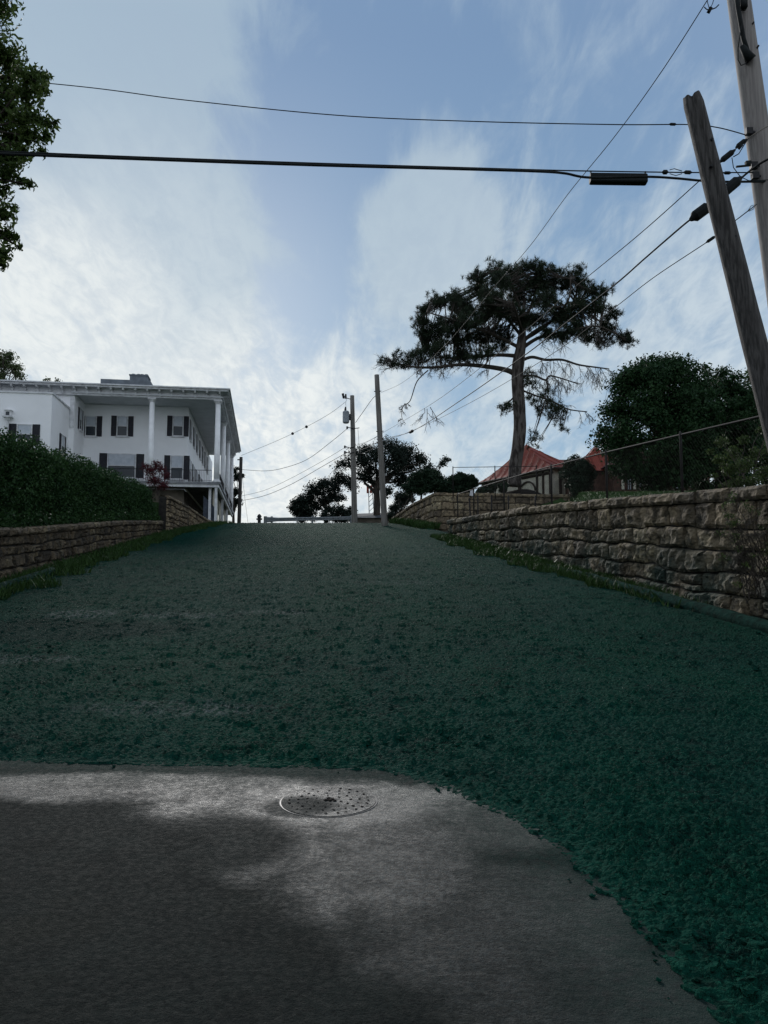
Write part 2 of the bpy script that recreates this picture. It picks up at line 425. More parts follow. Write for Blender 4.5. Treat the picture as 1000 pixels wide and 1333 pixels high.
# ------------------------------------------------------------------ world
def build_world():
    w = bpy.data.worlds.new('World'); SC.world = w; w.use_nodes = True
    nt = w.node_tree; t = NT(nt); bg = nt.nodes['Background']
    sky = t.n('ShaderNodeTexSky'); sky.sky_type = 'NISHITA'; sky.sun_disc = False
    sky.sun_elevation = SUN_EL; sky.sun_rotation = SUN_ROT
    sky.air_density = 1.0; sky.dust_density = 1.0; sky.ozone_density = 2.5
    d = t.n('ShaderNodeTexCoord').outputs['Generated']
    xyz = t.sep(d)
    zc = t.math('ADD', t.math('MAXIMUM', xyz[2], 0), .22)
    u = t.math('DIVIDE', xyz[0], zc); v = t.math('DIVIDE', xyz[1], zc)
    cv = t.n('ShaderNodeCombineXYZ'); t.set(cv.inputs[0], u); t.set(cv.inputs[1], v); cv = cv.outputs[0]
    n1 = t.noise(t.map(cv, (3.1, 1.7, 0), (0, 0, R(25)), (1.0, .55, 1)), 1.5, 8, .56, .5)
    n2 = t.noise(t.map(cv, (7.3, 2.2, 0), (0, 0, R(-30)), (1.7, .55, 1)), 3.6, 9, .6, .8)
    n3 = t.noise(d, 2.2, 3, .5)
    def blob(px, py, rad, amt, soft=.2):
        q = ray(px, py).normalized()
        dp = t.n('ShaderNodeVectorMath', operation='DOT_PRODUCT'); t.set(dp.inputs[0], d); dp.inputs[1].default_value = q
        return t.mr(dp.outputs['Value'], math.cos(R(rad)), math.cos(R(rad*soft)), 0, amt)
    n4 = t.noise(t.map(cv, (1.3, 5.2, 0), (0, 0, R(55)), (2.2, .8, 1)), 7.0, 8, .62, 1.0)
    s = t.math('ADD', t.math('MULTIPLY', t.math('SUBTRACT', n1, .5), 2.0), t.math('MULTIPLY', t.math('SUBTRACT', n2, .5), 2.2))
    s = t.math('ADD', s, t.math('MULTIPLY', t.math('SUBTRACT', n4, .5), 1.05))
    n5 = t.noise(t.map(cv, (4.3, 1.2, 0), (0, 0, R(40)), (1.6, .9, 1)), 17.0, 6, .62, .7)
    s = t.math('ADD', s, t.math('MULTIPLY', t.math('SUBTRACT', n5, .5), .2))
    s = t.math('ADD', s, t.math('MULTIPLY', t.math('SUBTRACT', n3, .5), .4))
    s = t.math('MULTIPLY', s, .85)
    for a in ((90, 60, 11, .62), (175, 90, 8, .55), (300, 60, 7, .22), (240, 320, 9, .2), (170, 350, 17, .22), (60, 430, 16, .25), (560, 200, 4, .30), (585, 260, 5, .40), (545, 310, 6, .40), (490, 330, 6, .45), (245, 290, 7, .25), (310, 360, 8, .30), (640, 230, 7, .12), (600, 340, 8, .25),
              (395, 330, 6.5, -.60), (330, 170, 8, -.30), (370, 400, 5, -.3), (120, 220, 6, -.18), (20, 60, 7, -.3), (215, 165, 5, -.30), (440, 190, 6, -.2), (720, 120, 18, -.06), (880, 200, 16, -.2), (390, 430, 5, -.25), (620, 110, 10, -.15), (40, 170, 6, .1), (870, 400, 8, .25)):
        s = t.math('ADD', s, blob(*a))
    el = t.mr(xyz[2], .12, .60, 1, 0, smooth=False)      # 1 near the horizon
    s = t.math('ADD', s, t.math('MULTIPLY', el, .46))
    mask = t.mr(s, -.22, .66, 0, 1)
    glow = blob(300, 500, 80, 1.0, .02)
    K = 1/WS
    c = t.mix(el, (.36*K, .475*K, .59*K), (.64*K, .73*K, .78*K))
    c = t.mix(glow, (.84*K, .91*K, .99*K), c)
    hot = t.math('MAXIMUM', t.math('MAXIMUM', blob(60, 450, 13, .8), blob(330, 640, 17, .95)), blob(160, 370, 13, .2))
    c = t.mix(hot, c, (.90*K, .93*K, .91*K))
    c = t.mix(t.mr(t.math('ADD', t.math('ADD', n4, n2), n5), 1.2, 1.8, .35, 0), c, (.38*K, .48*K, .60*K))
    veil = t.mix(el, (.155*K, .28*K, .47*K), (.235*K, .41*K, .585*K))
    veil = t.mix(glow, (.55*K, .63*K, .76*K), veil)
    clear = t.mix(.85, sky.outputs[0], veil)
    col = t.mix(mask, clear, c)
    t.set(bg.inputs['Color'], col); bg.inputs['Strength'].default_value = WS
WS = .1
SUN_AZ = R(-14)      # from straight ahead (+Y) towards the left
SUN_EL = R(21); SUN_ROT = SUN_AZ
build_world()
sd = bpy.data.lights.new('sun', 'SUN'); sd.energy = 3.0; sd.angle = R(12); sd.color = (1, .97, .93)
so = bpy.data.objects.new('sun', sd); COL.objects.link(so)
dv = Vector((math.sin(SUN_AZ)*math.cos(SUN_EL), math.cos(SUN_AZ)*math.cos(SUN_EL), math.sin(SUN_EL)))
so.rotation_euler = (-dv).to_track_quat('-Z', 'Y').to_euler()
cam = bpy.data.cameras.new('camera'); co = bpy.data.objects.new('camera', cam); COL.objects.link(co)
co.location = (0, 0, EYE); co.rotation_euler = (math.pi/2+PITCH, 0, 0)
cam.sensor_fit = 'HORIZONTAL'; cam.sensor_width = 36; cam.lens = 36; cam.clip_end = 3000; cam.clip_start = .05
SC.camera = co
SC.view_settings.view_transform = 'Standard'; SC.view_settings.look = 'None'
SC.view_settings.exposure = 0; SC.view_settings.gamma = 1
SC.render.engine = 'CYCLES'; SC.cycles.use_denoising = True; SC.cycles.denoising_prefilter = 'FAST'; SC.cycles.sample_clamp_direct = 2.0; SC.cycles.sample_clamp_indirect = 1.5

# ------------------------------------------------------------------ ground sheets
def grid(name, xs_fn, ys, nx, zf, mat, kind='structure', attr=None, label=None, smooth=True):
    me = bpy.data.meshes.new(name); vs = []; av = []
    for y in ys:
        x0, x1 = xs_fn(y)
        for i in range(nx+1):
            x = x0+(x1-x0)*i/nx; z = zf(x, y)
            if attr: z, a = z; av.append(a)
            vs.append((x, y, z))
    n = nx+1
    fs = [(j*n+i, j*n+i+1, (j+1)*n+i+1, (j+1)*n+i) for j in range(len(ys)-1) for i in range(nx)]
    me.from_pydata(vs, [], fs); me.update()
    if smooth: me.polygons.foreach_set('use_smooth', [True]*len(fs))
    if attr:
        at = me.attributes.new(attr, 'FLOAT', 'POINT'); at.data.foreach_set('value', av)
    me.materials.append(mat)
    o = bpy.data.objects.new(name, me); COL.objects.link(o); o['kind'] = kind
    if label: o['label'] = label
    return o
ys = [-300, -60, -20, -5]+[i*1.0 for i in range(0, 80)]+[90, 120, 200, 400, 700, 1500]
grid('ground', lambda y: (-1500, 1500), ys, 2, lambda x, y: gz(y)-.16-(0 if y < 70 else .1), M_soil)
# mulch edge on the slab
EDGE = [G(px, py) for px, py in ((-420, 975), (-200, 984), (0, 992), (150, 996), (300, 1000), (430, 1001), (500, 1006), (570, 1026), (650, 1062), (720, 1108), (790, 1170), (860, 1248), (930, 1335))]
EDGE = [Vector((-9, 6.9, 0))]+EDGE+[Vector((1.45, 2.0, 0)), Vector((1.5, .9, 0)), Vector((1.6, -3, 0))]
EX = np.array([[e.x, e.y] for e in EDGE])
def edge_dist(x, y):
    """signed distance to the slab edge, + on the mulch side"""
    a = EX[:-1]; b = EX[1:]; ab = b-a; p = np.array([x, y])
    t = np.clip(((p-a)*ab).sum(1)/(ab**2).sum(1), 0, 1); q = a+ab*t[:, None]
    dd = np.hypot(*(p-q).T); i = dd.argmin()
    cr = ab[i][0]*(p-a[i])[1]-ab[i][1]*(p-a[i])[0]
    return dd[i] if cr > 0 else -dd[i]
def mulch_h(x, y):
    if y < 9 :
        d = edge_dist(x, y)+.04*noise.noise(Vector((x*3, y*3, 0)))+.03*noise.noise(Vector((x*11, y*11, 3)))+.02*noise.noise(Vector((x*31, y*31, 3)))
    else: d = 2
    k = max(0.0, min(1.0, d/.3)); k = k*k*(3-2*k)
    if d < 0: return gz(y)-.03+max(d, -.05), 0.0
    big = .035*noise.noise(Vector((x*.9, y*.9, 1)))+.05*noise.noise(Vector((x*.3, y*.3, 5)))
    # slight berm to the right near the camera
    rb = max(0, min(1, (x-.5)/3))*max(0, min(1, (9-y)/5))*.05
    return gz(y)+.009+(.035+big*.6+rb)*k, (.45+.55*k)*(1.0+.15*max(0, min(1, (x-.3)/1.5))*max(0, min(1, (8-y)/4)))
ysm = []; y = .9
while y < 72: ysm.append(y); y *= 1.0055
def mx(y):
    return (max(xl(y)-.9, -.72*y-1.6), min(xr(y)+.8, .72*y+1.8))
mul = grid('mulch_slope', mx, ysm, 760, mulch_h, M_mulch, attr='thick')
def conc_h(x, y):
    d = edge_dist(x, y)
    e = max(0.0, 1+d/.6) if d < 0 else 1.0
    return gz(y), max(0, min(1, e))
ysc = [-4, -2, 0]+[i*.12+.12 for i in range(0, 60)]
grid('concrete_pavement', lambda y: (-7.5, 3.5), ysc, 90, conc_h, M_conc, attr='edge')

# mulch clods
mb = MB(); rnd = random.Random(3)
cnt = 0
while cnt < 1100:
    if rnd.random() < .75:
        px = rnd.uniform(420, 1050); py = rnd.uniform(850, 1333)
    else:
        px = rnd.uniform(-50, 1050); py = rnd.uniform(770, 1010)
    q = G(px, py); d = edge_dist(q.x, q.y)
    if d < .0 and not (d > -.12 and rnd.random() < .3): continue
    dens = .5+noise.noise(Vector((q.x*1.3, q.y*1.3, 9)))*1.1+(.25 if px > 500 and py > 900 else 0)
    if rnd.random() > dens: continue
    r = rnd.choice((.006, .008, .010, .012, .015, .018, .026))*rnd.uniform(.8, 1.35)*(1.2 if d > .1 else .6)
    blob_mesh(mb, Vector((q.x, q.y, q.z+(.02 if d > .15 else .004)+r*.2)), r, 6, .9, .7); cnt += 1
o = mb.build('mulch_clods', M_mulch, smooth=False); o['kind'] = 'stuff'; o['label'] = 'loose dark green mulch clods scattered over the slope'
at = o.data.attributes.new('thick', 'FLOAT', 'POINT'); at.data.foreach_set('value', [.12]*len(o.data.vertices))

# manhole
mc = G(428, 1043); mr_ = .30
t_ = root('manhole_cover', 'round cast iron manhole cover with pick holes set in the grey concrete', 'manhole cover', (mc.x, mc.y, mc.z))
sl = math.atan(_slope(mc.y))
Mh = Matrix.Translation(mc) @ Matrix.Rotation(sl, 4, 'X')
def ring(mb, r0, z0, r1, z1, n=64):
    vs = []
    for r, z in ((r0, z0), (r1, z1)):
        for j in range(n): vs.append(Mh @ Vector((math.cos(2*math.pi*j/n)*r, math.sin(2*math.pi*j/n)*r, z)))
    mb.add(vs, [(j, (j+1) % n, n+(j+1) % n, n+j) for j in range(n)])
mb = MB()
ring(mb, mr_+.016, -.002, mr_+.013, .003); ring(mb, mr_+.013, .003, mr_+.008, .003)
mb.build('frame_ring', M_iroc, t_)
mb = MB(); ring(mb, mr_+.009, .0022, mr_, .0022); mb.build('joint', M_iron, t_)
mb = MB()
ring(mb, mr_, .0012, mr_, .005); ring(mb, mr_, .005, mr_*.5, .006); ring(mb, mr_*.5, .006, .0001, .006)
lid = mb.build('lid', M_conc, t_)
hb = MB(); hb.add([(math.cos(a*math.pi/5)*.013, math.sin(a*math.pi/5)*.012, 0) for a in range(10)], [tuple(range(10))])
h0 = hb.build('pick_hole', M_hole, lid, True)
first = True
for k, rr in ((6, .085), (11, .14), (17, .195), (24, .25)):
    for j in range(k):
        a = 2*math.pi*(j+.37*(k % 4)+random.uniform(-.12, .12))/k; hh_ = h0 if first else h0.copy()
        if not first: COL.objects.link(hh_); hh_.parent = lid
        first = False
        hh_.location = Mh.to_3x3() @ Vector((math.cos(a)*rr, math.sin(a)*rr, .0078)); hh_.rotation_euler = (sl, 0, random.uniform(0, 3)); q_ = random.uniform(.5, .95); hh_.scale = (q_, q_*.8, 1)
mb = MB(); 
for j in range(7):
    q = Mh @ Vector((.02*math.cos(j*2.4)*j*.35+.01, .016*math.sin(j*2.4)*j*.35, .0085)); blob_mesh(mb, q, .014, 6, .5, .35)
mb.build('soil_patch', M_mound, t_)

# ------------------------------------------------------------------ stone walls
def stone_wall(name, label, pts, h, mat, seed, cap_h=.24, lmin=.3, lmax=.75, rough=.05, face=1, cap_out=.06, level=False, thick=.5, cap_l=1.1, bump_k=1.0):
    """pts: (x, y, zbase, ztop); masonry face on the left of the path when face=1"""
    rnd = random.Random(seed)
    P3 = [Vector((p[0], p[1], 0)) for p in pts]
    segs = [(P3[i+1]-P3[i]).length for i in range(len(P3)-1)]; T = sum(segs)
    def at(s):
        s = max(0, min(T-1e-6, s)); i = 0
        while s > segs[i]: s -= segs[i]; i += 1
        f = s/segs[i]; a, b = pts[i], pts[i+1]
        d = (P3[i+1]-P3[i]).normalized(); nrm = Vector((-d.y, d.x, 0))*face
        return P3[i].lerp(P3[i+1], f), a[2]+(b[2]-a[2])*f, a[3]+(b[3]-a[3])*f, nrm, d
    r = root(name, label, 'stone wall', (pts[0][0], pts[0][1], pts[0][2]))
    def stone(mb, s0, s1, z0a, z0b, z1a, z1b, out, nx, nz, amp, edge=.028, rk=None):
        # front face grid
        vs = []; fs = []
        off = rnd.uniform(-.03, .045); sd = rnd.random()*100
        for k in range(nz+1):
            v = k/nz
            for i in range(nx+1):
                u = i/nx; s = s0+(s1-s0)*u
                p, zb, zt, nm, d = at(s)
                jo = jz(s, rk[1]) if rk is not None else 0; jo1 = jz(s, rk[0]) if rk is not None else 0
                za = z0a+(z0b-z0a)*u+jo; zz = z1a+(z1b-z1a)*u+jo1; z = za+(zz-za)*v
                e = min(u, 1-u)*(s1-s0); ev = min(v, 1-v)*(zz-za)
                pil = min(1, e/edge)*min(1, ev/edge)
                nv = noise.noise(Vector((s*4.1+sd, z*4.1, sd)))*amp*1.3+noise.noise(Vector((s*9+sd, z*9, sd)))*amp*.8+abs(noise.noise(Vector((s*6+sd, z*6, sd+3))))*amp*.8
                o = out+off+nv*(.35+.65*pil)-(1-pil)*.05
                q = p+nm*o; 
                js = noise.noise(Vector((s*5, z*5, sd+7)))*.012
                vs.append(q+d*js+Vector((0, 0, z+noise.noise(Vector((s*4, z*4, sd)))*.010)))
        w = nx+1
        for k in range(nz):
            for i in range(nx): fs.append((k*w+i, k*w+i+1, (k+1)*w+i+1, (k+1)*w+i))
        # skirt back
        loop = [i for i in range(w)]+[k*w+nx for k in range(1, nz+1)]+[nz*w+i for i in range(nx-1, -1, -1)]+[k*w for k in range(nz-1, 0, -1)]
        p, zb, zt, nm, d = at((s0+s1)/2); b0 = len(vs)
        for i in loop: vs.append(vs[i]-nm*.2)
        for a in range(len(loop)):
            b = (a+1) % len(loop); fs.append((loop[a], b0+a, b0+b, loop[b]))
        mb.add(vs, fs)
    def jz(s, k):
        k0 = math.floor(k)
        return jz0(s, k0) if k == k0 else (jz0(s, k0)+jz0(s, k0+1))/2
    def jz0(s, k): return 0 if k == 0 else h*.30*noise.noise(Vector((s*.45, k*3.3, seed)))+h*.12*noise.noise(Vector((s*1.7, k*5.3, seed)))
    mb = MB()
    zt0 = at(0)[2]; k = 0
    maxh = max(p[3]-p[2] for p in pts)+.5
    zc = 0.0; rows = int(maxh/h)+2
    for k in range(rows):
        hh = h*rnd.uniform(.85, 1.15); zc0 = zc; zc += hh; s = -rnd.uniform(0, .3)
        while s < T:
            L = rnd.uniform(lmin, lmax); s0, s1 = max(0, s), min(T, s+L); s += L
            if s1-s0 < .06: continue
            _, zb, zt, _, _ = at((s0+s1)/2)
            za, zb2 = at(s0)[2]-cap_h, at(s1)[2]-cap_h
            if za-zc0 < zb-.25: continue
            g = .018
            if rnd.random() < .07:   # two thin stones
                m = rnd.uniform(.4, .6)
                stone(mb, s0+g, s1-g, za-zc+g, zb2-zc+g, za-zc+hh*m-g, zb2-zc+hh*m-g, 0, 8, 4, rough, rk=(k+.5, k+1))
                stone(mb, s0+g, s1-g, za-zc+hh*m+g, zb2-zc+hh*m+g, za-zc0-g, zb2-zc0-g, 0, 8, 4, rough, rk=(k, k+.5))
            else:
                stone(mb, s0+g, s1-g, za-zc+g, zb2-zc+g, za-zc0-g, zb2-zc0-g, 0, 9, 7, rough, rk=(k, k+1))
    mb.build('masonry', mat, r)
    # coping
    mb = MB(); s = 0
    while s < T:
        L = rnd.uniform(.7, 1.3)*cap_l; s0, s1 = s, min(T, s+L); s += L
        if s1-s0 < .1: continue
        hj = rnd.uniform(-.02, .02)
        stone(mb, s0+.006, s1-.006, at(s0)[2]-cap_h, at(s1)[2]-cap_h, at(s0)[2]+hj, at(s1)[2]+hj, cap_out, 8, 4, rough*.9, .05)
        # top of the coping
        vs = []; fs = []
        for i in range(7):
            u = i/6; ss = s0+.006+(s1-s0-.012)*u; p, zb, zt, nm, d = at(ss)
            for j in range(4):
                vv = j/3; q = p+nm*(cap_out-.03-(thick)*vv)
                vs.append(q+Vector((0, 0, zt+hj-.03*(j == 0)+.02*noise.noise(Vector((ss*5, vv*3, seed))))))
        for i in range(6):
            for j in range(3): fs.append((i*4+j, (i+1)*4+j, (i+1)*4+j+1, i*4+j+1))
        mb.add(vs, fs)
    mb.build('coping', mat, r)
    mb = MB(); n = max(2, int(T/1.0))
    for i in range(n):
        sa, sb = T*i/n, T*(i+1)/n
        a = at(sa+1e-4); b = at(sb-1e-4)
        for (fo, fo2) in ((-.09, -thick),):
            A0 = a[0]+a[3]*fo; B0 = b[0]+b[3]*fo; A1 = a[0]+a[3]*fo2; B1 = b[0]+b[3]*fo2
            za, zb_, ta, tb = a[1]-.4, b[1]-.4, a[2]-.05, b[2]-.05
            V = lambda q, z: Vector((q.x, q.y, z))
            mb.add([V(A0, za), V(B0, zb_), V(B1, zb_), V(A1, za), V(A0, ta), V(B0, tb), V(B1, tb), V(A1, ta)],
                   [(0, 1, 5, 4), (1, 2, 6, 5), (2, 3, 7, 6), (3, 0, 4, 7), (4, 5, 6, 7)])
    mb.build('mortar_core', M_mortar, r)
    return r
def wall_top_r(y):
    # measured tops of the near right wall
    tb = ((6, 2.75), (13, 3.12), (19, 3.58), (25.6, 4.03), (38, 4.66), (40, 4.7))
    for (a, za), (b, zb) in zip(tb, tb[1:]):
        if y <= b: return za+(zb-za)*(y-a)/(b-a)
    return tb[-1][1]
pts = []
for y in (39.0, 34, 30, 25.6, 22, 19, 16, 13, 10, 7):
    pts.append((xr(y)+.25, y, gz(y), wall_top_r(y)))
stone_wall('stone_wall', 'long low rock faced stone retaining wall with heavy coping along right side of slope', pts, .43, M_stone, 6, .24, .34, .88, .055, face=-1, cap_out=.07)
# left wall
pts = []
for y, zt in ((11, 2.35), (14, 2.48), (18, 2.74), (24, 3.3), (30, 3.9), (36, 4.42), (41.6, 4.85)):
    pts.append((xl(y)-.25, y, gz(y), zt))
stone_wall('stone_wall', 'low stone wall with flat coping under the long hedge on the left', pts, .3, M_stone2, 8, .2, .25, .6, .05, face=-1, cap_out=.08)
pts = [(P(219, 645, 41.9).x, 41.9, gz(42), P(219, 645, 41.9).z), (P(245, 659, 47.5).x, 47.5, gz(47.5), P(245, 659, 47.5).z+.05), (P(262, 670, 52).x, 52, gz(52), P(262, 671, 52).z), (P(280, 680, 57.5).x, 57.5, gz(57.5)-.1, P(280, 680, 57.5).z)]
stone_wall('stone_wall', 'steep coursed stone wall tapering uphill below the white mansion porch', pts, .32, M_stone3, 9, .18, .3, .6, .05, face=-1, cap_out=.05)
# middle wall
ca = P(566, 641, 48); cb = P(511, 674, 60); cc = P(742, 644, 45)
stone_wall('stone_wall', 'tan block stone wall corner behind the pole with vertical stains and flat cap', [(cb.x, 60, gz(60)-.3, cb.z), ((ca.x+cb.x)/2, 54, gz(54)-.2, (ca.z+cb.z)/2+.15), (ca.x, 48, gz(48)-.2, ca.z), (cc.x, 45, gz(45)-1, cc.z)], .42, M_stone3, 12, .2, .5, .9, .03, face=-1, cap_out=.07, cap_l=1.5)

# curb along the wall foot
mb = MB(); pl = []
for i in range(60):
    y = 7+i*.33
    k = max(0, min(1, (24-y)/5)); q = Vector((xr(y)-.28+.05*noise.noise(Vector((y*.6, 0, 0))), y, gz(y)+.10*k-.03+.02*noise.noise(Vector((y*1.5, 3, 0)))))
    pl.append(q)
mb.tube(pl, [.12]*59+[.06], 14, prof=lambda a, f: 1+.22*noise.noise(Vector((math.cos(a)*2, math.sin(a)*2, f*60))))
tag(mb.build('stone_curb', M_tube, smooth=True), 'rounded green crusted curb lying along the foot of right stone wall', 'curb')
mb = MB(); pl = []
for i in range(24):
    y = 11+i*.42; pl.append(Vector((xl(y)+.35, y, gz(y)+.06)))
mb.tube(pl, .15, 8)
tag(mb.build('stone_curb', M_tube, smooth=True), 'dark curb along the foot of left stone wall below the hedge', 'curb')

# ------------------------------------------------------------------ yards
def lawn_z(t, y):
    """t metres behind the right wall"""
    w = wall_top_r(min(y, 39)); 
    far = EYE+y*.118 if y < 44 else EYE+44*.118-(y-44)*.02
    k = max(0, min(1, t/5)); k = k*k*(3-2*k)
    z = (w-.06)+(max(w-.06, far)-(w-.06))*k
    x = xr(min(y, 39))+.45+t
    if y < 44.5:
        m = max(0, min(1, (x/y-.228)/.03)); z = (w-.6)*(1-m)+z*m
    return z
xsL = [0, .4, 1, 2, 3.5, 5, 8, 14, 25, 60, 150]
me_v = []; me_f = []
yl = [5, 8, 11, 14, 17, 20, 23, 26, 29, 32, 35, 38, 40.5, 42, 44, 45.2, 46.5, 48.4, 54, 60, 70, 90, 140]
def lx0(y):
    if y <= 39: return xr(y)+.45
    if y < 45.1: return xr(39)+.45
    if y < 48.4: return cc.x+(ca.x+.3-cc.x)*(y-45.1)/3.3
    if y < 60: return ca.x+.5+(cb.x-ca.x)*(y-48.4)/11.6
    return cb.x+.6-(y-60)*.05
for y in yl:
    for dx in xsL:
        z = lawn_z(dx+(5 if y > 44.9 else 0), y)
        if 44.9 < y: z = min(z, min(ca.z, cc.z)-.1)
        me_v.append((lx0(y)+dx, y, z))
n = len(xsL)
me = bpy.data.meshes.new('lawn'); me.from_pydata(me_v, [], [(j*n+i, j*n+i+1, (j+1)*n+i+1, (j+1)*n+i) for j in range(len(yl)-1) for i in range(n-1)])
me.materials.append(M_lawn); o = bpy.data.objects.new('lawn', me); COL.objects.link(o); o['kind'] = 'structure'
# left yard
me_v = []; yl2 = [8, 14, 18, 24, 30, 36, 41.6, 42.2, 47.5, 52, 57.5, 60, 66, 90, 140]
def ltop(y):
    tb = ((8, 2.2), (14, 2.48), (18, 2.74), (24, 3.3), (30, 3.9), (36, 4.42), (41.6, 4.85), (42.2, 6.0), (57, 5.9), (62, 6.0), (140, 5.8))
    for (a, za), (b, zb) in zip(tb, tb[1:]):
        if y <= b: return za+(zb-za)*(y-a)/(b-a)-.08
    return 5.8
def lyx(y):
    if y <= 42: return xl(y)-.5
    if y <= 57.5: return -12.0-.4-(y-42)*.03
    return -12.9-(y-57.5)*.12
for y in yl2:
    for dx in (0, 1.5, 4, 12, 40, 200): me_v.append((lyx(y)-dx, y, ltop(y)+(0 if dx < 1 else .12*min(dx, 4))))
me = bpy.data.meshes.new('yard'); me.from_pydata(me_v, [], [(j*6+i, (j+1)*6+i, (j+1)*6+i+1, j*6+i+1) for j in range(len(yl2)-1) for i in range(5)])
me.materials.append(M_lawn); o = bpy.data.objects.new('yard', me); COL.objects.link(o); o['kind'] = 'structure'

# grass strips: real blades
def blades(name, spots, mat, hmin, hmax, label, width=.012):
    V = []
    for (x, y, z) in spots:
        h = rnd.uniform(hmin, hmax); a = rnd.uniform(0, 6.28); w = width*rnd.uniform(.7, 1.4)
        lx, ly = rnd.gauss(0, .35)*h, rnd.gauss(0, .35)*h
        dx, dy = math.cos(a)*w, math.sin(a)*w
        V.append([(x-dx, y-dy, z), (x+dx, y+dy, z), (x+lx*.5+dx*.6, y+ly*.5+dy*.6, z+h*.6), (x+lx, y+ly, z+h)])
    o = raw_quads(name, np.array(V), mat); o['kind'] = 'stuff'; o['label'] = label
    return o
sp = []
for i in range(16000):
    y = 14+24*rnd.random()**.8
    w = .75 if y < 20 else 1.15
    o_ = rnd.random()**1.6*w*(.55+.6*noise.noise(Vector((y*.8, 0, 4))) + .35)
    if y < 17 and rnd.random() < (17-y)/3: continue
    sp.append((xr(y)-o_+.1, y, gz(y)))
blades('grass', sp, L_grass, .10, .26, 'rough green grass growing along the foot of the right wall', .014)
sp = []
for i in range(15000):
    y = 14+42*rnd.random()**1.1
    o_ = rnd.random()**1.5*1.2*(.6+.6*noise.noise(Vector((y*.7, 0, 8)))+.3)
    x0 = xl(y) if y < 42 else -11.85-.02*(y-42)
    sp.append((x0+o_-.1, y, gz(y)))
blades('grass', sp, L_grass, .10, .28, 'dark grass strip along the foot of the left stone wall', .016)
sp = []
for i in range(5000):   # crest clump by pole and middle wall
    f = rnd.random(); y = 47+9*f; x = ca.x+(cb.x-ca.x)*(y-48)/12-rnd.random()**1.3*1.1
    sp.append((x, y, gz(y)))
blades('grass', sp, L_grass, .15, .5, 'tall grass at the base of the bare pole beside tan wall', .025)
sp = []
for i in range(24000):
    y = 16+26*rnd.random(); t_w = rnd.random()**.8*7
    sp.append((xr(y)+.55+t_w, y, lawn_z(t_w+.1, y)-.02))
blades('grass', sp, L_grass, .05, .14, 'mown lawn grass behind the right stone wall', .014)
# weeds at wall end
cl = []
for px, py, Y, r in ((618, 700, 35, .35), (606, 704, 36, .28), (630, 708, 33, .3), (645, 716, 31, .22), (600, 690, 37, .25), (662, 722, 29, .2), (700, 737, 24.5, .2), (735, 748, 21, .2)):
    cl.append((P(px, py, Y), r))
o = leaf_object('weeds', cl, 2600, .09, L_grass, shell=.2, aspect=.35); o['kind'] = 'stuff'; o['label'] = 'leafy weeds at the uphill end of the right wall'

# ------------------------------------------------------------------ hedge
def hedge():
    r = root('hedge', 'long dense dark green hedge on the left stone wall running up to the mansion', 'hedge', (xl(24)-1.6, 24, ltop(24)))
    cl = []; rn = random.Random(5)
    tops = ((12, 4.75), (18, 5.55), (20, 5.6), (24, 5.78), (30, 6.1), (36, 6.38), (41.5, 6.65))
    def tz(y):
        for (a, za), (b, zb) in zip(tops, tops[1:]):
            if y <= b: return za+(zb-za)*(y-a)/(b-a)
        return 6.5
    y = 12.5
    while y < 41.6:
        zb = ltop(y)+.1; zt = tz(y); H = zt-zb
        for k in range(6):
            r_ = rn.uniform(.3, .5)
            z = zb+.25+(H-.55)*(k/5)+rn.uniform(-.15, .15)
            wob = .2*noise.noise(Vector((y*.9, z*.9, 2)))
            cl.append((Vector((xl(y)-.95+wob-.12*k*.3, y+rn.uniform(-.2, .2), z)), r_))
        cl.append((Vector((xl(y)-.45, y, zb+.12+.12*noise.noise(Vector((y*1.1, 0, 6))))), rn.uniform(.2, .32)))
        for k in range(3):
            cl.append((Vector((xl(y)-1.3-.45*k, y+rn.uniform(-.3, .3), zt-.4+.18*noise.noise(Vector((y*1.3, k, 0))))), rn.uniform(.3, .48)))
        y += .33
    cl = [c for c in cl]
    leaf_object('foliage', cl, 95000, .095, L_hedge, r, shell=.5, aspect=.55, squash=1.0, jitter=.35)
    core = MB()
    n = 30
    vs = []; fs = []
    for i in range(n+1):
        y = 12.5+29*i/n; zb = ltop(y); zt = tz(y)-.55; x = xl(y)
        for (a, z) in ((-1.5, zb-.2), (-1.5, zt-.3), (-1.7, zt), (-2.3, zt), (-2.6, zt-.3), (-2.6, zb-.2)): vs.append((x+a, y, z))
    for i in range(n):
        for j in range(5): fs.append((i*6+j, (i+1)*6+j, (i+1)*6+j+1, i*6+j+1))
    fs += [tuple(range(6)), tuple(n*6+j for j in range(6))]
    core.add(vs, fs); core.build('inner_core', M_bark2, r)  # solid dark filler added behind the leaves to close the gaps
    sp = []
hedge()
# red shrub above hedge end
r = root('red_shrub', 'small dark red leaved shrub above the hedge end before the mansion window', 'shrub', tuple(P(207, 640, 50)))
cl = [(P(px, py, 50+dy), q) for px, py, dy, q in ((196, 612, 0, .5), (208, 610, .4, .5), (188, 607, 0, .35), (203, 604, .2, .35), (216, 620, 0, .4), (200, 625, 0, .6), (212, 632, 0, .5))]
leaf_object('foliage', cl, 2200, .16, L_red, r, shell=.1, aspect=.3, jitter=1.0)
mb = MB()
for c, q in cl: branch(mb, P(205, 645, 50), c, .03, .01, n=4, sides=4)
mb.build('stem', M_bark2, r)

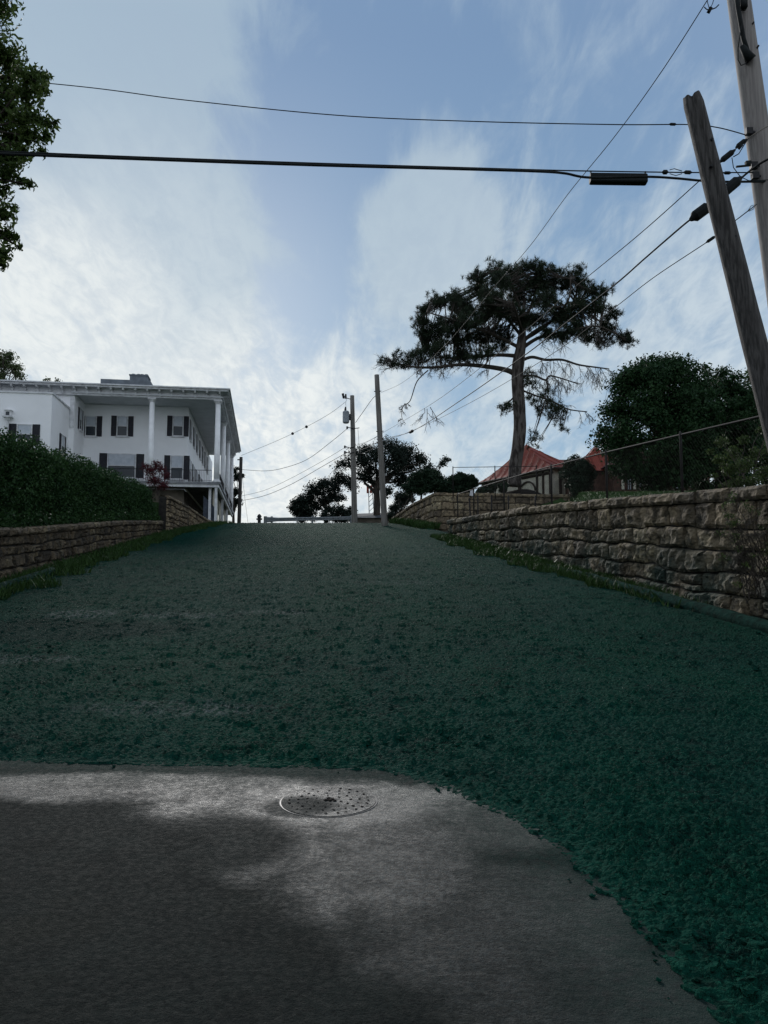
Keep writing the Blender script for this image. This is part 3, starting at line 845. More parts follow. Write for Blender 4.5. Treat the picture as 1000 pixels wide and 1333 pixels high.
# ------------------------------------------------------------------ mansion (local: x right along the front, y away, z up)
PA = P(283, 675, 61); HX, HY = P(282, 627, 61).x, 61.0
RZ = math.atan(.155)
mansion = root('mansion', 'large white two storey mansion with tall porch columns and black shutters on the left', 'house', (HX, HY, 0), RZ)
Linv = MW[mansion.name].inverted()
def front(px, py, yl=0.0):
    """local point on plane y=yl of the mansion seen at a pixel"""
    o = Linv @ Vector((0, 0, EYE)); q = Linv @ (Vector((0, 0, EYE))+ray(px, py)); d = q-o
    t = (yl-o.y)/d.y; return o+d*t
def sidep(px, py, xp):
    o = Linv @ Vector((0, 0, EYE)); q = Linv @ (Vector((0, 0, EYE))+ray(px, py)); d = q-o
    t = (xp-o.x)/d.x; return o+d*t
Zf = front(282, 628).z; Zs = front(282, 521).z; Zc = front(290, 506, -.8).z    # porch floor, soffit, cornice top
FW = 3.4; SW = 2.65            # porch depth front / side
LEN = 27.5                     # side length
XL = front(97, 540).x          # left end of the porch recess
LW = -60
def L(name, mat, fn, parent=mansion, smooth=False):
    mb = MB(); fn(mb); return mb.build(name, mat, parent, True, smooth)
# walls
def mainwalls(mb):
    # recessed front wall
    mb.bx((XL, FW, Zf-.05), (-SW, FW+.3, Zs+.1))
    mb.bx((-SW-.3, FW+.303, Zf-.05), (-SW, LEN+6, Zs+.1))
    # block left of the porch, flush with the eave
    mb.bx((LW, .0, 2), (XL-.003, .3, Zs+.1)); mb.bx((XL-.3, .303, Zf-.05), (XL, FW-.003, Zs+.1))
    mb.bx((LW, LEN+5, 2), (-SW-.31, LEN+5.3, Zs)); mb.bx((LW, .31, 2), (LW+.3, LEN+4.9, Zs))
L('wall', M_white, mainwalls)
L('basement_wall', M_base, lambda mb: (mb.bx((XL-1, 1.5, 3), (-SW-.02, 1.8, Zf-.43)), mb.bx((-SW-.33, 1.803, 3), (-SW-.03, FW+.4, Zf-.43)), mb.bx((-SW-.33, FW+.41, 3), (-SW-.03, LEN+6, Zf-.35))))
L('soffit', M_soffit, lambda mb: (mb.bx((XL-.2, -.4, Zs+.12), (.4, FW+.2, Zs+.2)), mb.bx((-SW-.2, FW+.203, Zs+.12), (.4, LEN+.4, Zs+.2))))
def entab(mb):
    mb.bx((LW, -.25, Zs-.02), (.25, .05, Zs+.45)); mb.bx((-.05, .053, Zs-.02), (.25, LEN+.25, Zs+.45))
L('entablature', M_trim, entab)
def cornice(mb):
    o1, o2 = .85, .98
    mb.bx((LW, -o1, Zc-.22), (o1, -.1, Zc-.08)); mb.bx((.12, -.097, Zc-.22), (o1, LEN+o1, Zc-.08))
    mb.bx((LW, -o2, Zc-.078), (o2, -.1, Zc+.02)); mb.bx((.12, -.097, Zc-.078), (o2, LEN+o2, Zc+.02))
L('cornice', M_trim, cornice)
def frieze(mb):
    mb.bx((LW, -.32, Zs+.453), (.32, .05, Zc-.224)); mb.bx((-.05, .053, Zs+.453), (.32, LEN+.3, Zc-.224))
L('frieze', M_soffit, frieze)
# brackets
bmesh_ = MB(); bmesh_.add([(-.07, 0, 0), (.07, 0, 0), (-.07, 0, -.5), (.07, 0, -.5), (-.07, -.5, 0), (.07, -.5, 0), (-.07, -.42, -.14), (.07, -.42, -.14), (-.07, -.12, -.22), (.07, -.12, -.22)],
    [(0, 1, 5, 4), (4, 5, 7, 6), (6, 7, 9, 8), (8, 9, 3, 2), (0, 4, 6, 8, 2), (1, 3, 9, 7, 5)])
b0 = bmesh_.build('bracket', M_trim, mansion, True)
def putb(x, y, rz):
    b = b0.copy(); COL.objects.link(b); b.parent = mansion; b.location = (x, y, Zc-.225); b.rotation_euler = (0, 0, rz)
b0.location = (.15, -.325, Zc-.225)
x = -.85
while x > -27: putb(x, -.325, 0); x -= .92
y = .6
while y < LEN: putb(.325, y, math.pi/2); y += .95
# porch floor & beam
def pf(mb):
    mb.bx((XL, -.3, Zf-.18), (.3, FW-.003, Zf)); mb.bx((-SW+.003, FW, Zf-.18), (.3, LEN+.3, Zf))
L('porch_floor', M_porch, pf)
L('porch_beam', M_trim, lambda mb: (mb.bx((XL, -.2, Zf-.42), (.2, -.02, Zf-.183)), mb.bx((.03, -.017, Zf-.42), (.2, LEN, Zf-.183))))
# columns
def column(x, y):
    mb = MB(); r = .235
    mb.tube([(x, y, Zf+.22), (x, y, Zf+2.2), (x, y, Zs-.36)], [r, r*.98, r*.84], 20)
    c = mb.build('column', M_col, mansion, True, True)
    q = MB(); q.bx((x-.32, y-.32, Zf), (x+.32, y+.32, Zf+.1)); q.cone((x, y, Zf+.1), (x, y, Zf+.22), .29, .25, 20); b_ = q.build('column_base', M_trim, c, True)
    q = MB(); q.bx((x-.32, y-.32, Zs-.16), (x+.32, y+.32, Zs-.022)); q.cone((x, y, Zs-.36), (x, y, Zs-.16), .21, .3, 20); q.build('capital', M_trim, c, True)
for (x, y) in ((0, 0), (-5.15, 0), (0, 8.7), (0, 17.4), (0, 26.6)): column(x, y)
# posts & low structures under the porch
Gz = 6.0
L('porch_post', M_trim, lambda mb: mb.bx((-.12, -.12, 4.8), (.08, .08, Zf-.424)))
L('porch_post', M_trim, lambda mb: mb.bx((-.62, .25, 4.8), (-.42, .45, Zf-.424)))
L('porch_post', M_trim, lambda mb: mb.bx((-.1, 8.6, 4.8), (.1, 8.8, Zf-.424)))
L('porch_post', M_trim, lambda mb: mb.bx((-.1, 17.3, 4.8), (.1, 17.5, Zf-.424)))
def sideskirt(mb):
    for y0 in (1.0, 4.5, 9.3, 13.2, 18, 22): mb.bx((-.35, y0, 4.5), (-.3, y0+3.3, Zf-.43))
L('lattice_panel', M_cream, sideskirt)
def stairpanel(mb):
    a = front(265, 645, .6); b = front(281, 662, .6)
    mb.add([(a.x, .6, 4.8), (b.x, .6, 4.8), (b.x, .6, b.z), (a.x, .6, a.z), (a.x, .68, 4.8), (b.x, .68, 4.8), (b.x, .68, b.z), (a.x, .68, a.z)],
           [(0, 1, 2, 3), (7, 6, 5, 4), (3, 2, 6, 7), (0, 3, 7, 4), (1, 5, 6, 2)])
L('stair_side', M_slate, stairpanel)
# railings
def rail_seg(mb, a, b, h=.95, dz=0):
    a = Vector(a); b = Vector(b); n = int((b-a).length/.13)
    mb.tube([a+Vector((0, 0, h)), b+Vector((0, 0, h+dz))], .022, 4); mb.tube([a+Vector((0, 0, .12)), b+Vector((0, 0, .12+dz))], .014, 4)
    for i in range(n+1):
        q = a.lerp(b, i/n)+Vector((0, 0, dz*i/n)); mb.tube([q, q+Vector((0, 0, h))], .008 if i % 12 else .02, 4)
L('railing', M_iron, lambda mb: rail_seg(mb, (XL+.3, -.12, Zf), (-.4, -.12, Zf)))
L('railing', M_iron, lambda mb: (rail_seg(mb, (.12, .4, Zf), (.12, 8.3, Zf)), rail_seg(mb, (.12, 9.1, Zf), (.12, 17, Zf)), rail_seg(mb, (.12, 17.8, Zf), (.12, 26.2, Zf))))
# windows
def window(axis, c, z0, z1, w, pos, sw=.42, sh=True, blind=True, nrm=-1, lsh=True):
    """axis 'x': on a wall facing -y at y=pos, centre x=c;  axis 'y': on a wall facing +x at x=pos, centre y=c"""
    def bx(mb, u0, u1, za, zb, d0, d1):
        if axis == 'x': mb.bx((c+u0, pos-d1, za), (c+u1, pos-d0, zb))
        else: mb.bx((pos+d0, c+u0, za), (pos+d1, c+u1, zb))
    m = MB(); t = .07
    bx(m, -w/2, -w/2+t, z0, z1, .002, .07); bx(m, w/2-t, w/2, z0, z1, .002, .07)
    bx(m, -w/2+t, w/2-t, z1-t, z1, .002, .07); bx(m, -w/2+t, w/2-t, z0, z0+t, .002, .07)
    zm = (z0+z1)/2; bx(m, -w/2+t, w/2-t, zm-.03, zm+.03, .002, .075)
    f = m.build('window', M_trim, mansion, True)
    m = MB(); bx(m, -w/2+t, w/2-t, z0+t, z1-t, .004, .03); m.build('glass', M_glass, f, True)
    if blind:
        m = MB(); bx(m, -w/2+t+.02, w/2-t-.02, zm+.03, z1-t, .032, .040); m.build('blind', M_blind_sky, f, True)
    m = MB(); bx(m, -w/2-.12, w/2+.12, z0-.1, z0-.002, .002, .14); m.build('sill', M_trim, f, True)
    if sh:
        for s in ((-1, 1) if lsh else (1,)):
            m = MB(); u = s*(w/2+.03+sw/2)
            bx(m, u-sw/2, u-sw/2+.05, z0, z1, .004, .05); bx(m, u+sw/2-.05, u+sw/2, z0, z1, .004, .05)
            bx(m, u-sw/2+.05, u+sw/2-.05, z0, z0+.06, .004, .05); bx(m, u-sw/2+.05, u+sw/2-.05, z1-.06, z1, .004, .05); bx(m, u-sw/2+.05, u+sw/2-.05, zm-.03, zm+.03, .004, .05)
            bx(m, u-sw/2+.05, u+sw/2-.05, z0+.06, z1-.06, .004, .015)
            zz = z0+.08
            while zz < z1-.08: 
                if abs(zz-zm) > .06: bx(m, u-sw/2+.05, u+sw/2-.05, zz, zz+.028, .016, .036)
                zz += .06
            m.build('shutter', M_shut, mansion, True)
def fz(px, y0, y1, yl): return front(px, y1, yl).z, front(px, y0, yl).z
for px in (118.5, 159.5, 232):
    z0, z1 = fz(px, 541.5, 568, FW); window('x', front(px, 550, FW).x, z0, z1, .88, FW)
z0, z1 = fz(230, 593, 624, FW); window('x', front(230.5, 600, FW).x, z0, z1, 1.05, FW, .48)
# broad ground floor window
z0, z1 = fz(160, 590.5, 622, FW); a, b = front(140, 600, FW).x, front(177, 600, FW).x
window('x', (a+b)/2, z0, z1, b-a, FW, .62, True, True)
# side wall windows
zt0, zt1 = fz(232, 541.5, 568, FW); zg0, zg1 = fz(230, 593, 624, FW)
for i in range(7): window('y', FW+2.0+i*3.3, zt0, zt1, .9, -SW, .42)
for i in range(7): window('y', FW+2.0+i*3.3, zg0, zg1, 1.05, -SW, .48)
# window on the inner left end wall of the porch
window('y', 1.9, zt0, zt1, .8, XL, .35)
# projecting left wing (lower)
wy = -5.0
q0 = front(68, 513, wy); WX = q0.x; WZ = q0.z
def wing(mb):
    mb.bx((LW, wy, 3), (WX, wy+.3, WZ)); mb.bx((WX-.3, wy+.303, 3), (WX, -.003, WZ))
L('wing_wall', M_white, wing)
L('wing_coping', M_trim, lambda mb: (mb.bx((LW, wy-.08, WZ), (WX+.08, wy+.38, WZ+.12)), mb.bx((WX-.38, wy+.383, WZ), (WX+.08, -.003, WZ+.12))))
L('wing_roof', M_roofgrey, lambda mb: mb.bx((LW, wy+.31, WZ-.3), (WX-.31, -.01, WZ-.2)))
zz0, zz1 = fz(30, 552, 578, wy); a, b = front(22, 560, wy).x, front(42, 560, wy).x
window('x', (a+b)/2, zz0, zz1, (b-a), wy, .5)
s0 = sidep(81, 580, WX); zt = sidep(81, 566, WX).z
window('y', s0.y, zt-1.7, zt, .9, WX, .42)
a = front(100, 520, -.05).x
L('corner_board', M_trim, lambda mb: mb.bx((XL-.35, -.06, Zs-2.6), (XL-.02, -.003, Zs-.05)))
# small bracket lantern / birdhouse on wing
def nb(mb):
    q = front(10, 542, wy-.3)
    mb.bx((q.x-.32, wy-.45, q.z-.06), (q.x+.32, wy-.003, q.z+.02)); mb.bx((q.x-.2, wy-.35, q.z+.023), (q.x+.2, wy-.003, q.z+.42)); mb.cone((q.x, wy-.2, q.z-.35), (q.x, wy-.2, q.z-.06), .06, .22, 6); mb.bx((q.x-.26, wy-.4, q.z+.423), (q.x+.26, wy-.003, q.z+.48))
    mb.bx((q.x-.06, wy-.26, q.z-1.2), (q.x+.06, wy-.14, q.z-.353))
lan = L('wall_lantern', M_trim, nb)
q = front(10, 542, wy-.3)
L('lantern_glass', M_glass, lambda mb: mb.bx((q.x-.12, wy-.36, q.z+.08), (q.x+.12, wy-.352, q.z+.34)), lan)
# roof
def roof(mb):
    e = .9; z = Zc+.02; ys_, ye = -e, LEN+e
    rz = z+1.5
    mb.add([(LW, ys_, z), (e, ys_, z), (e, ye, z), (LW, ye, z), (LW, 8, rz), (-9, 8, rz), (-9, ye-9, rz), (LW, ye-9, rz)],
           [(0, 1, 5, 4), (1, 2, 6, 5), (2, 3, 7, 6), (4, 5, 6, 7)])
rf = L('roof', M_roofgrey, roof)
def deck(mb):
    a = front(131, 493, 3.0); b = front(196, 494, 3.0)
    mb.bx((a.x, 3, Zc+.2), (b.x, 12, a.z))
dk = L('roof_deck', M_chim, deck)
def chim(mb):
    a = front(169, 490, 3.5); b = front(192, 490, 3.5); z = front(180, 489, 3.5).z; zt = front(180, 485, 3.5).z
    mb.bx((a.x, 3.5, z-1.2), (b.x, 5, z)); w = (b.x-a.x)
    mb.bx((a.x-.06, 3.44, z), (b.x+.06, 5.06, z+.1))
    for f in (.12, .42, .62, .86): mb.cone((a.x+w*f, 4.2, z+.1), (a.x+w*f, 4.2, zt+.05), .17, .14, 10)
L('chimney', M_chim, chim, rf)
L('chimney', M_chim, lambda mb: (mb.bx((-16.2, 9, Zc), (-15.2, 10, Zc+1.2))), rf)

# ------------------------------------------------------------------ poles
def pole(name, label, base, top, r0, r1, mat, group=None, prof=None, sides=16, n=12, wig=0):
    base = Vector(base); top = Vector(top)
    r = root(name, label, 'utility pole', tuple(base), group=group)
    mb = MB(); pts = [base.lerp(top, i/(n-1)) for i in range(n)]
    mb.tube(pts, [r0+(r1-r0)*i/(n-1) for i in range(n)], sides, prof=prof)
    mb.build('shaft', mat, r, smooth=(prof is None))
    return r
# far left pole
b = P(311, 684, 72); t = P(313, 595, 72); t.x = b.x+.1; b.z -= .8
rp = pole('utility_pole', 'distant dark utility pole standing beside the mansion columns', b, t, .19, .15, M_wood)
mb = MB(); mb.box(t-Vector((.1, 0, .25)), (.5, .08, .1)); mb.build('crossarm', M_wood, rp)
FP = t
# transformer pole
Y1 = 61
b = P(462, 684, Y1); b.z -= .6; t = P(458.5, 515, Y1)
rp = pole('utility_pole', 'wooden utility pole carrying a grey transformer can near the crest', b, t, .24, .17, M_woodf)
mb = MB(); c = P(450.5, 543, Y1-.1); mb.tube([c-Vector((0, 0, .5)), c-Vector((0, 0, .42)), c+Vector((0, 0, .42)), c+Vector((0, 0, .5))], [.2, .27, .27, .2], 14)
tr = mb.build('transformer', M_trans, rp, smooth=False)
mb = MB(); mb.tube([c+Vector((-.05, 0, .45)), c+Vector((-.05, 0, .62)), c+Vector((-.05, 0, .85))], [.07, .09, .04], 8); mb.build('bushing', M_iron, tr)
mb = MB(); mb.box(P(455, 543, Y1), (.2, .15, .5)); mb.build('mounting_plate', M_iron, tr)
mb = MB(); a = P(458, 520, Y1); e = P(451, 518, Y1)
mb.tube([a, e, P(448.5, 515.5, Y1)], .035, 5); mb.tube([e+Vector((-.05, 0, -.05)), e+Vector((-.05, 0, .32))], [.09, .06], 8)
mb.tube([P(450, 517, Y1)+Vector((-.15, 0, -.1)), P(449.5, 517, Y1)+Vector((-.2, 0, .3))], [.08, .1], 8)
mb.build('insulator_bracket', M_iron, rp)
mb = MB()
for px0, px1, py in ((452, 468, 557), (449, 461, 582), (449, 461, 589)):
    mb.tube([P(px0, py-1, Y1-.2), P((px0+px1)/2, py+1, Y1-.2), P(px1, py, Y1-.2)], .035, 5)
    mb.cone(P(px0, py, Y1-.2)-Vector((0, 0, .1)), P(px0, py, Y1-.2)+Vector((0, 0, .12)), .07, .07, 8)
mb.build('wire_bracket', M_iron, rp)
mb = MB(); mb.tube([P(466, 558, Y1-.2), P(468, 585, Y1-.2), P(470, 600, Y1-.2)], .012, 4); mb.tube([P(451, 532, Y1-.2), P(450, 525, Y1-.2), P(451.5, 519, Y1-.2)], .012, 4); mb.build('jumper_wire', M_wire, rp)
# bare pole at crest
Y2 = 50.5
b = P(501.5, 687, Y2); b.z -= .5; t = P(490.5, 488, Y2)
rp2 = pole('utility_pole', 'bare tall wooden pole leaning slightly left beside the tan wall', b, t, .21, .16, M_woodf)
def p2(py): 
    f = (py-488)/(687-488); return P(490.5+11*f, py, Y2)
mb = MB()
for py in (510, 562, 572): mb.tube([p2(py)+Vector((-.25, -.1, 0)), p2(py)+Vector((.25, -.1, .02))], .03, 5)
mb.build('wire_bracket', M_iron, rp2)
# tall near pole
Y3 = 11.4
def p3(py):
    f = py/250; return P(962.5+35.5*f, py, Y3)
b = p3(830); b = Vector((b.x, Y3, gz(Y3)-.3)); t = p3(-110)
tall = pole('utility_pole', 'tall pale smooth utility pole rising out of the picture at the right edge', b, t, .205, .165, M_woodp, sides=24, n=20)
# leaning stub pole
Y4 = 10.4
bt = P(900.5, 125, Y4); m_ = P(991.5, 480, Y4); dirp = (m_-bt).normalized(); tt = (bt.z-(gz(Y4)-.3))/(-dirp.z)
b = bt+dirp*tt
NA = R(62)
def ang(a, c): return (a-c+math.pi) % (2*math.pi)-math.pi
def notch(a, f):
    g = math.exp(-(ang(a, NA)/.30)**2)
    k = max(0.0, (f-.35)/.65)
    return 1-.05*g-.24*g*k**1.5+.035*math.sin(3*a+f*5)+.04*noise.noise(Vector((math.cos(a)*2.5, math.sin(a)*2.5, f*9)))
stub = root('utility_pole', 'dark weathered stub pole with split top leaning left before the tall pale pole', 'utility pole', tuple(b))
mb = MB(); NR = 70; pts_ = [b.lerp(bt, i/(NR-1)) for i in range(NR)]
mb.tube(pts_, [.195-.06*i/(NR-1) for i in range(NR)], 48, prof=notch)
for j in range(48):
    a = 2*math.pi*j/48
    g = math.exp(-(ang(a, NA)/.30)**2)+math.exp(-(ang(a, NA+math.pi)/.30)**2); side_ = .05 if ang(a, NA+math.pi/2) > -math.pi/2 and ang(a, NA+math.pi/2) < math.pi/2 else 0
    for i_ in (NR-1,): mb.v[i_*48+j] = mb.v[i_*48+j]+dirp*(.055*g+.01*math.sin(a*5))+(bt-mb.v[i_*48+j])*.12
mb.build('shaft', M_wood, stub)
def p4(f): return bt+dirp*f
mb = MB()
for f, s in ((.75, .05), (1.15, -.05), (2.2, .03), (3.3, -.02), (4.2, .05)):
    q = p4(f)+Vector((s, -.155, 0)); mb.cone(q+Vector((0, .05, 0)), q, .022, .018, 8)
mb.build('bolt', M_iron, stub)
# hardware on tall pole
mb = MB()
a0 = P(956, -30, Y3-.25); a1 = P(975, 72, Y3-.22)
mb.tube([a0, P(961, 10, Y3-.25), P(968, 50, Y3-.24), a1], .035, 8); mb.box(P(968, 5, Y3-.24), (.09, .09, .16))
mb.tube([P(966, 60, Y3-.23), P(971, 68, Y3-.23), P(978, 78, Y3-.2)], [.045, .06, .085], 10)
mb.build('conduit', M_cable, tall, smooth=True)
mb = MB(); mb.tube([P(966, 30, Y3-.27), P(961, 62, Y3-.27), P(961, 78, Y3-.27), P(965, 85, Y3-.27), P(972, 82, Y3-.27)], .009, 6); mb.build('loop_wire', M_cable, tall, smooth=True)
mb = MB()
for py, s in ((40, 6), (70, 8), (200, 4), (215, 4)):
    q = p3(py)+Vector((s*.012, -.19, 0)); mb.cone(q+Vector((0, .06, 0)), q, .016, .014, 8)
mb.build('bolt', M_iron, tall)
mb = MB()
for py in (178, 222, 235):
    q = p3(py); mb.tube([q+Vector((-.26, -.12, 0)), q+Vector((.25, -.12, 0))], .022, 8); mb.box(q+Vector((-.22, -.14, 0)), (.1, .08, .1))
mb.build('wire_clamp', M_iron, tall)

# ------------------------------------------------------------------ wires
def spline(pts, per=14):
    """Catmull-Rom through 3D points"""
    out = []; n = len(pts)
    for i in range(n-1):
        p0 = pts[max(i-1, 0)]; p1 = pts[i]; p2_ = pts[i+1]; p3_ = pts[min(i+2, n-1)]
        for k in range(per):
            t = k/per; out.append(.5*((2*p1)+(-p0+p2_)*t+(2*p0-5*p1+4*p2_-p3_)*t*t+(-p0+3*p1-3*p2_+p3_)*t*t*t))
    out.append(pts[-1]); return out
def cable(name, label, cat, pts, r, mat=M_cable, group=None, sides=6):
    ps = spline([Vector(p) for p in pts]); mb = MB(); mb.tube(ps, r, sides)
    o = mb.build(name, mat, None, smooth=True, origin=ps[0]); tag(o, label, cat, group); return o
def lerpY(pl):
    """pixels with distances interpolated between the ends in 1/Y, as a straight span projects"""
    (x0, y0, Y0), (x1, y1, Y1_) = pl[0], pl[-1]; out = []
    L0 = math.hypot(x1-x0, y1-y0)
    for p in pl:
        f = math.hypot(p[0]-x0, p[1]-y0)/L0; out.append(P(p[0], p[1], 1/((1/Y0)*(1-f)+(1/Y1_)*f)))
    return out
def closure(par, name, a, b, r, mat=M_cable, n=10):
    mb = MB(); a = Vector(a); b = Vector(b)
    mb.tube([a, a.lerp(b, .12), a.lerp(b, .22), a.lerp(b, .78), a.lerp(b, .88), b], [r*.35, r*.6, r, r, r*.6, r*.35], n); return mb.build(name, mat, par, smooth=False)
# A top horizontal thin wire
wA = lerpY([(-700, 62, 15), (-300, 78, 14), (70, 109, 13), (240, 130, 12.5), (440, 150, 12), (620, 158, 11.8), (800, 162, 11.6), (895, 162, 11.3)])
wA.append(P(935, 166, 11.2)); wA.append(P(976, 177, Y3-.2))
A = cable('overhead_wire', 'upper thin wire crossing the sky from left tree to the tall pale pole', 'overhead wire', wA, .008)
closure(A, 'connector', P(871, 161.5, 11.4), P(881, 161.8, 11.4), .022)
# B messenger + thick cable
wB = lerpY([(-700, 170, 7.2), (-300, 185, 13.2), (0, 197, 12.6), (200, 205, 12.2), (400, 212, 11.9), (600, 218, 11.7), (740, 222, 11.5), (860, 224, 11.4), (912, 224.5, 11.3), (980, 224.5, Y3-.2)])
Bm = cable('overhead_wire', 'steel support strand above the thick black cable crossing the road', 'overhead wire', wB, .009)
for a, b_, r_ in (((862, 224), (870, 224), .035), ((890, 224), (901, 224.5), .03), ((942, 225), (952, 225), .025)):
    closure(Bm, 'strand_clamp', P(*a, 11.35), P(*b_, 11.35), r_)
mb = MB(); mb.tube([P(872, 221, 11.3), P(878, 219.5, 11.3), P(888, 222.5, 11.3)], .006, 6); mb.tube([P(872, 226, 11.3), P(880, 228.5, 11.3), P(888, 226, 11.3)], .006, 6); mb.build('strand_loop', M_cable, Bm)
wB2 = lerpY([(-700, 174, 7.2), (-300, 188, 13.2), (0, 200, 12.6), (200, 207.5, 12.2), (400, 214.5, 11.9), (600, 220, 11.7), (700, 223, 11.55), (735, 225.5, 11.5), (768, 231, 11.45), (842, 230, 11.4), (880, 232, 11.3), (912, 235, 11.2), (945, 236.5, 11.15), (1010, 236, 11.3)])
Bc = cable('overhead_cable', 'thick black cable crossing the road with a long splice box', 'overhead cable', wB2, .017)
mb = MB(); a = P(768, 232.5, 11.42); b_ = P(842, 233.5, 11.38); u = (b_-a).normalized()
w_ = .072
prof_ = [(-w_, -.055), (-w_*.8, -w_), (w_*.8, -w_), (w_, -.055), (w_*.95, .06), (w_*.7, w_), (-w_*.7, w_), (-w_*.95, .06)]
side = u.cross(Vector((0, 0, 1))).normalized()
vs = []
for q, k in ((a, .9), (a+u*.02, 1), (b_-u*.02, 1), (b_, .9)):
    for (sx, sz) in prof_: vs.append(q+side*sx*k+Vector((0, 0, sz*k)))
mb.add(vs, [(i*8+j, i*8+(j+1) % 8, (i+1)*8+(j+1) % 8, (i+1)*8+j) for i in range(3) for j in range(8)]+[tuple(range(7, -1, -1)), tuple(24+j for j in range(8))])
bxs = mb.build('splice_box', M_cable, Bc)
mb = MB()
for q in (a.lerp(b_, .02), a.lerp(b_, .98)): mb.tube([q+Vector((0, 0, .06)), q+Vector((0, 0, .13))], .014, 6)
mb.build('hanger', M_galv, bxs)
# C steep diagonal
endC = P(925, -5, 10.9)
wC = lerpY([(496, 511, Y2-.2), (527, 496, 0), (580, 449, 0), (645, 372, 0), (690, 320, 0), (740, 252, 0), (800, 178, 0), (860, 95, 0), (921, 0, 11.0)])
wC.append(P(950, -48, 9.9))
Cw = cable('overhead_wire', 'steep diagonal wire running from top right down to the bare pole', 'overhead wire', wC, .0085, group=None)
mb = MB(); c = P(924, 13, 10.9)
mb.box(c, (.05, .05, .075), 0, .5); mb.tube([c, P(920, 12, 10.9), P(917, 9, 10.9)], .008, 5); mb.tube([c, P(921, 2, 10.9), P(922, -12, 10.9)], .006, 5); mb.tube([c, P(928, 4, 10.9), P(932, -12, 10.9)], .006, 5); mb.tube([c, P(932, 10, 10.9), P(936, 6, 10.9)], .009, 5)
mb.build('wire_clamp', M_cable, Cw)
# D
wD = lerpY([(499, 563, Y2-.2), (560, 527, 0), (620, 483, 0), (700, 417, 0), (740, 381, 0), (830, 307, 0), (911, 235, 0), (945, 205, 0), (976, 179, Y3-.25)])
wD += [P(1010, 158, 10.3), P(1080, 118, 8.6)]
Dw = cable('overhead_wire', 'diagonal wire above the thick cable, ending in clamps at the pale pole', 'overhead wire', wD, .009)
closure(Dw, 'dead_end_clamp', P(937, 211, 11.1), P(957, 195, 11.1), .045)
closure(Dw, 'dead_end_clamp', P(958, 192, 11.1), P(972, 181, 11.1), .035)
mb = MB(); mb.tube([P(955, 204, 11), P(962, 200, 11), P(968, 190, 11), P(974, 181, 11.1)], .008, 6); mb.tube([P(953, 205, 11), P(955, 218, 11), P(964, 230, 11), P(975, 235, 11), P(1000, 234, 11.1)], .007, 6); mb.box(P(964, 191, 11), (.04, .04, .07), 0, .7)
mb.build('jumper_wire', M_cable, Dw, smooth=True)
# E thick
wE = lerpY([(499, 571, Y2-.2), (537, 561, 0), (600, 521, 0), (681, 464, 0), (740, 418, 0), (800, 371, 0), (840, 336, 0), (885, 297, 0), (905, 281, 0), (930, 262, 0), (960, 236, 0), (985, 216, Y3-.3)])
wE += [P(1015, 200, 10.6), P(1080, 172, 9)]
Ew = cable('overhead_cable', 'thickest diagonal cable with two black splice sleeves beside the leaning pole', 'overhead cable', wE, .0165)
closure(Ew, 'splice_sleeve', P(899, 286, 11.05), P(926, 266, 11.05), .085)
closure(Ew, 'splice_sleeve', P(938, 254, 11.0), P(965, 231, 11.0), .08)
closure(Ew, 'connector', P(533, 563, 40), P(538, 560.5, 39), .08)
mb = MB(); mb.box(P(968, 216, 10.9), (.22, .03, .02), 0, -.1); mb.box(P(974, 212, 10.9), (.08, .05, .05), 0, -.1); mb.build('wire_clamp', M_cable, Ew)
# F
wF = lerpY([(501, 575, Y2-.2), (552, 554, 0), (620, 520, 0), (714, 464, 0), (793, 406, 0), (850, 362, 0), (925, 312, 0), (955, 289, 0), (985, 266, Y3-.2)])
Fw = cable('overhead_wire', 'lowest diagonal thin wire passing behind the leaning pole', 'overhead wire', wF, .008)
closure(Fw, 'dead_end_clamp', P(919, 316, 11.4), P(932, 307, 11.4), .025)
mb = MB(); mb.tube([P(974, 274, 11.2), P(978, 268, 11.2), P(984, 266, 11.2), P(981, 272, 11.2), P(975, 275, 11.2)], .006, 6); mb.build('strand_loop', M_galv, Fw)
# between crest poles
grpW = 'wires between the two crest poles'
cable('overhead_wire', 'sagging wire climbing from transformer pole to top of bare pole', 'overhead wire', [P(463, 550, Y1-.1), P(475, 533, 57), P(485, 519, 54), P(494, 511, Y2)], .022, group=grpW)
cable('overhead_wire', 'upper nearly level wire between transformer pole and bare pole', 'overhead wire', [P(463, 580, Y1-.1), P(480, 574, 55), P(499, 563, Y2-.2)], .016, group=grpW)
cable('overhead_wire', 'middle nearly level wire between transformer pole and bare pole', 'overhead wire', [P(463, 588, Y1-.1), P(480, 582, 55), P(499, 571, Y2-.2)], .022, group=grpW)
cable('overhead_wire', 'lower nearly level wire between transformer pole and bare pole', 'overhead wire', [P(463, 592, Y1-.1), P(480, 587, 55), P(500, 575, Y2-.2)], .016, group=grpW)
g2 = 'wires from the transformer pole to the far left pole'
t = FP
def spanL(lbl, a, mids, b, r=.014):
    pl = [(a[0], a[1], Y1)]+[(m[0], m[1], 0) for m in mids]+[(b[0], b[1], 72)]
    return cable('overhead_wire', lbl, 'overhead wire', lerpY(pl), r, group=g2)
w1 = spanL('highest faint wire left of the transformer pole with two small knobs', (450, 523), [(430, 538), (400, 555), (360, 574)], (314, 593))
mb = MB(); blob_mesh(mb, P(381, 564.5, 66), .13, 6, .2); blob_mesh(mb, P(399, 555.5, 65), .13, 6, .2); mb.build('knob', M_iron, w1)
spanL('deeply sagging wire left of the transformer pole', (452, 558), [(430, 576), (400, 598), (370, 609), (345, 613)], (313, 611), .02)
spanL('third wire left of the transformer pole, above the lowest one', (450, 582), [(420, 600), (380, 622), (345, 638)], (313, 646))
spanL('lowest wire left of the transformer pole', (450, 590), [(420, 607), (380, 630), (345, 645)], (313, 652), .02)
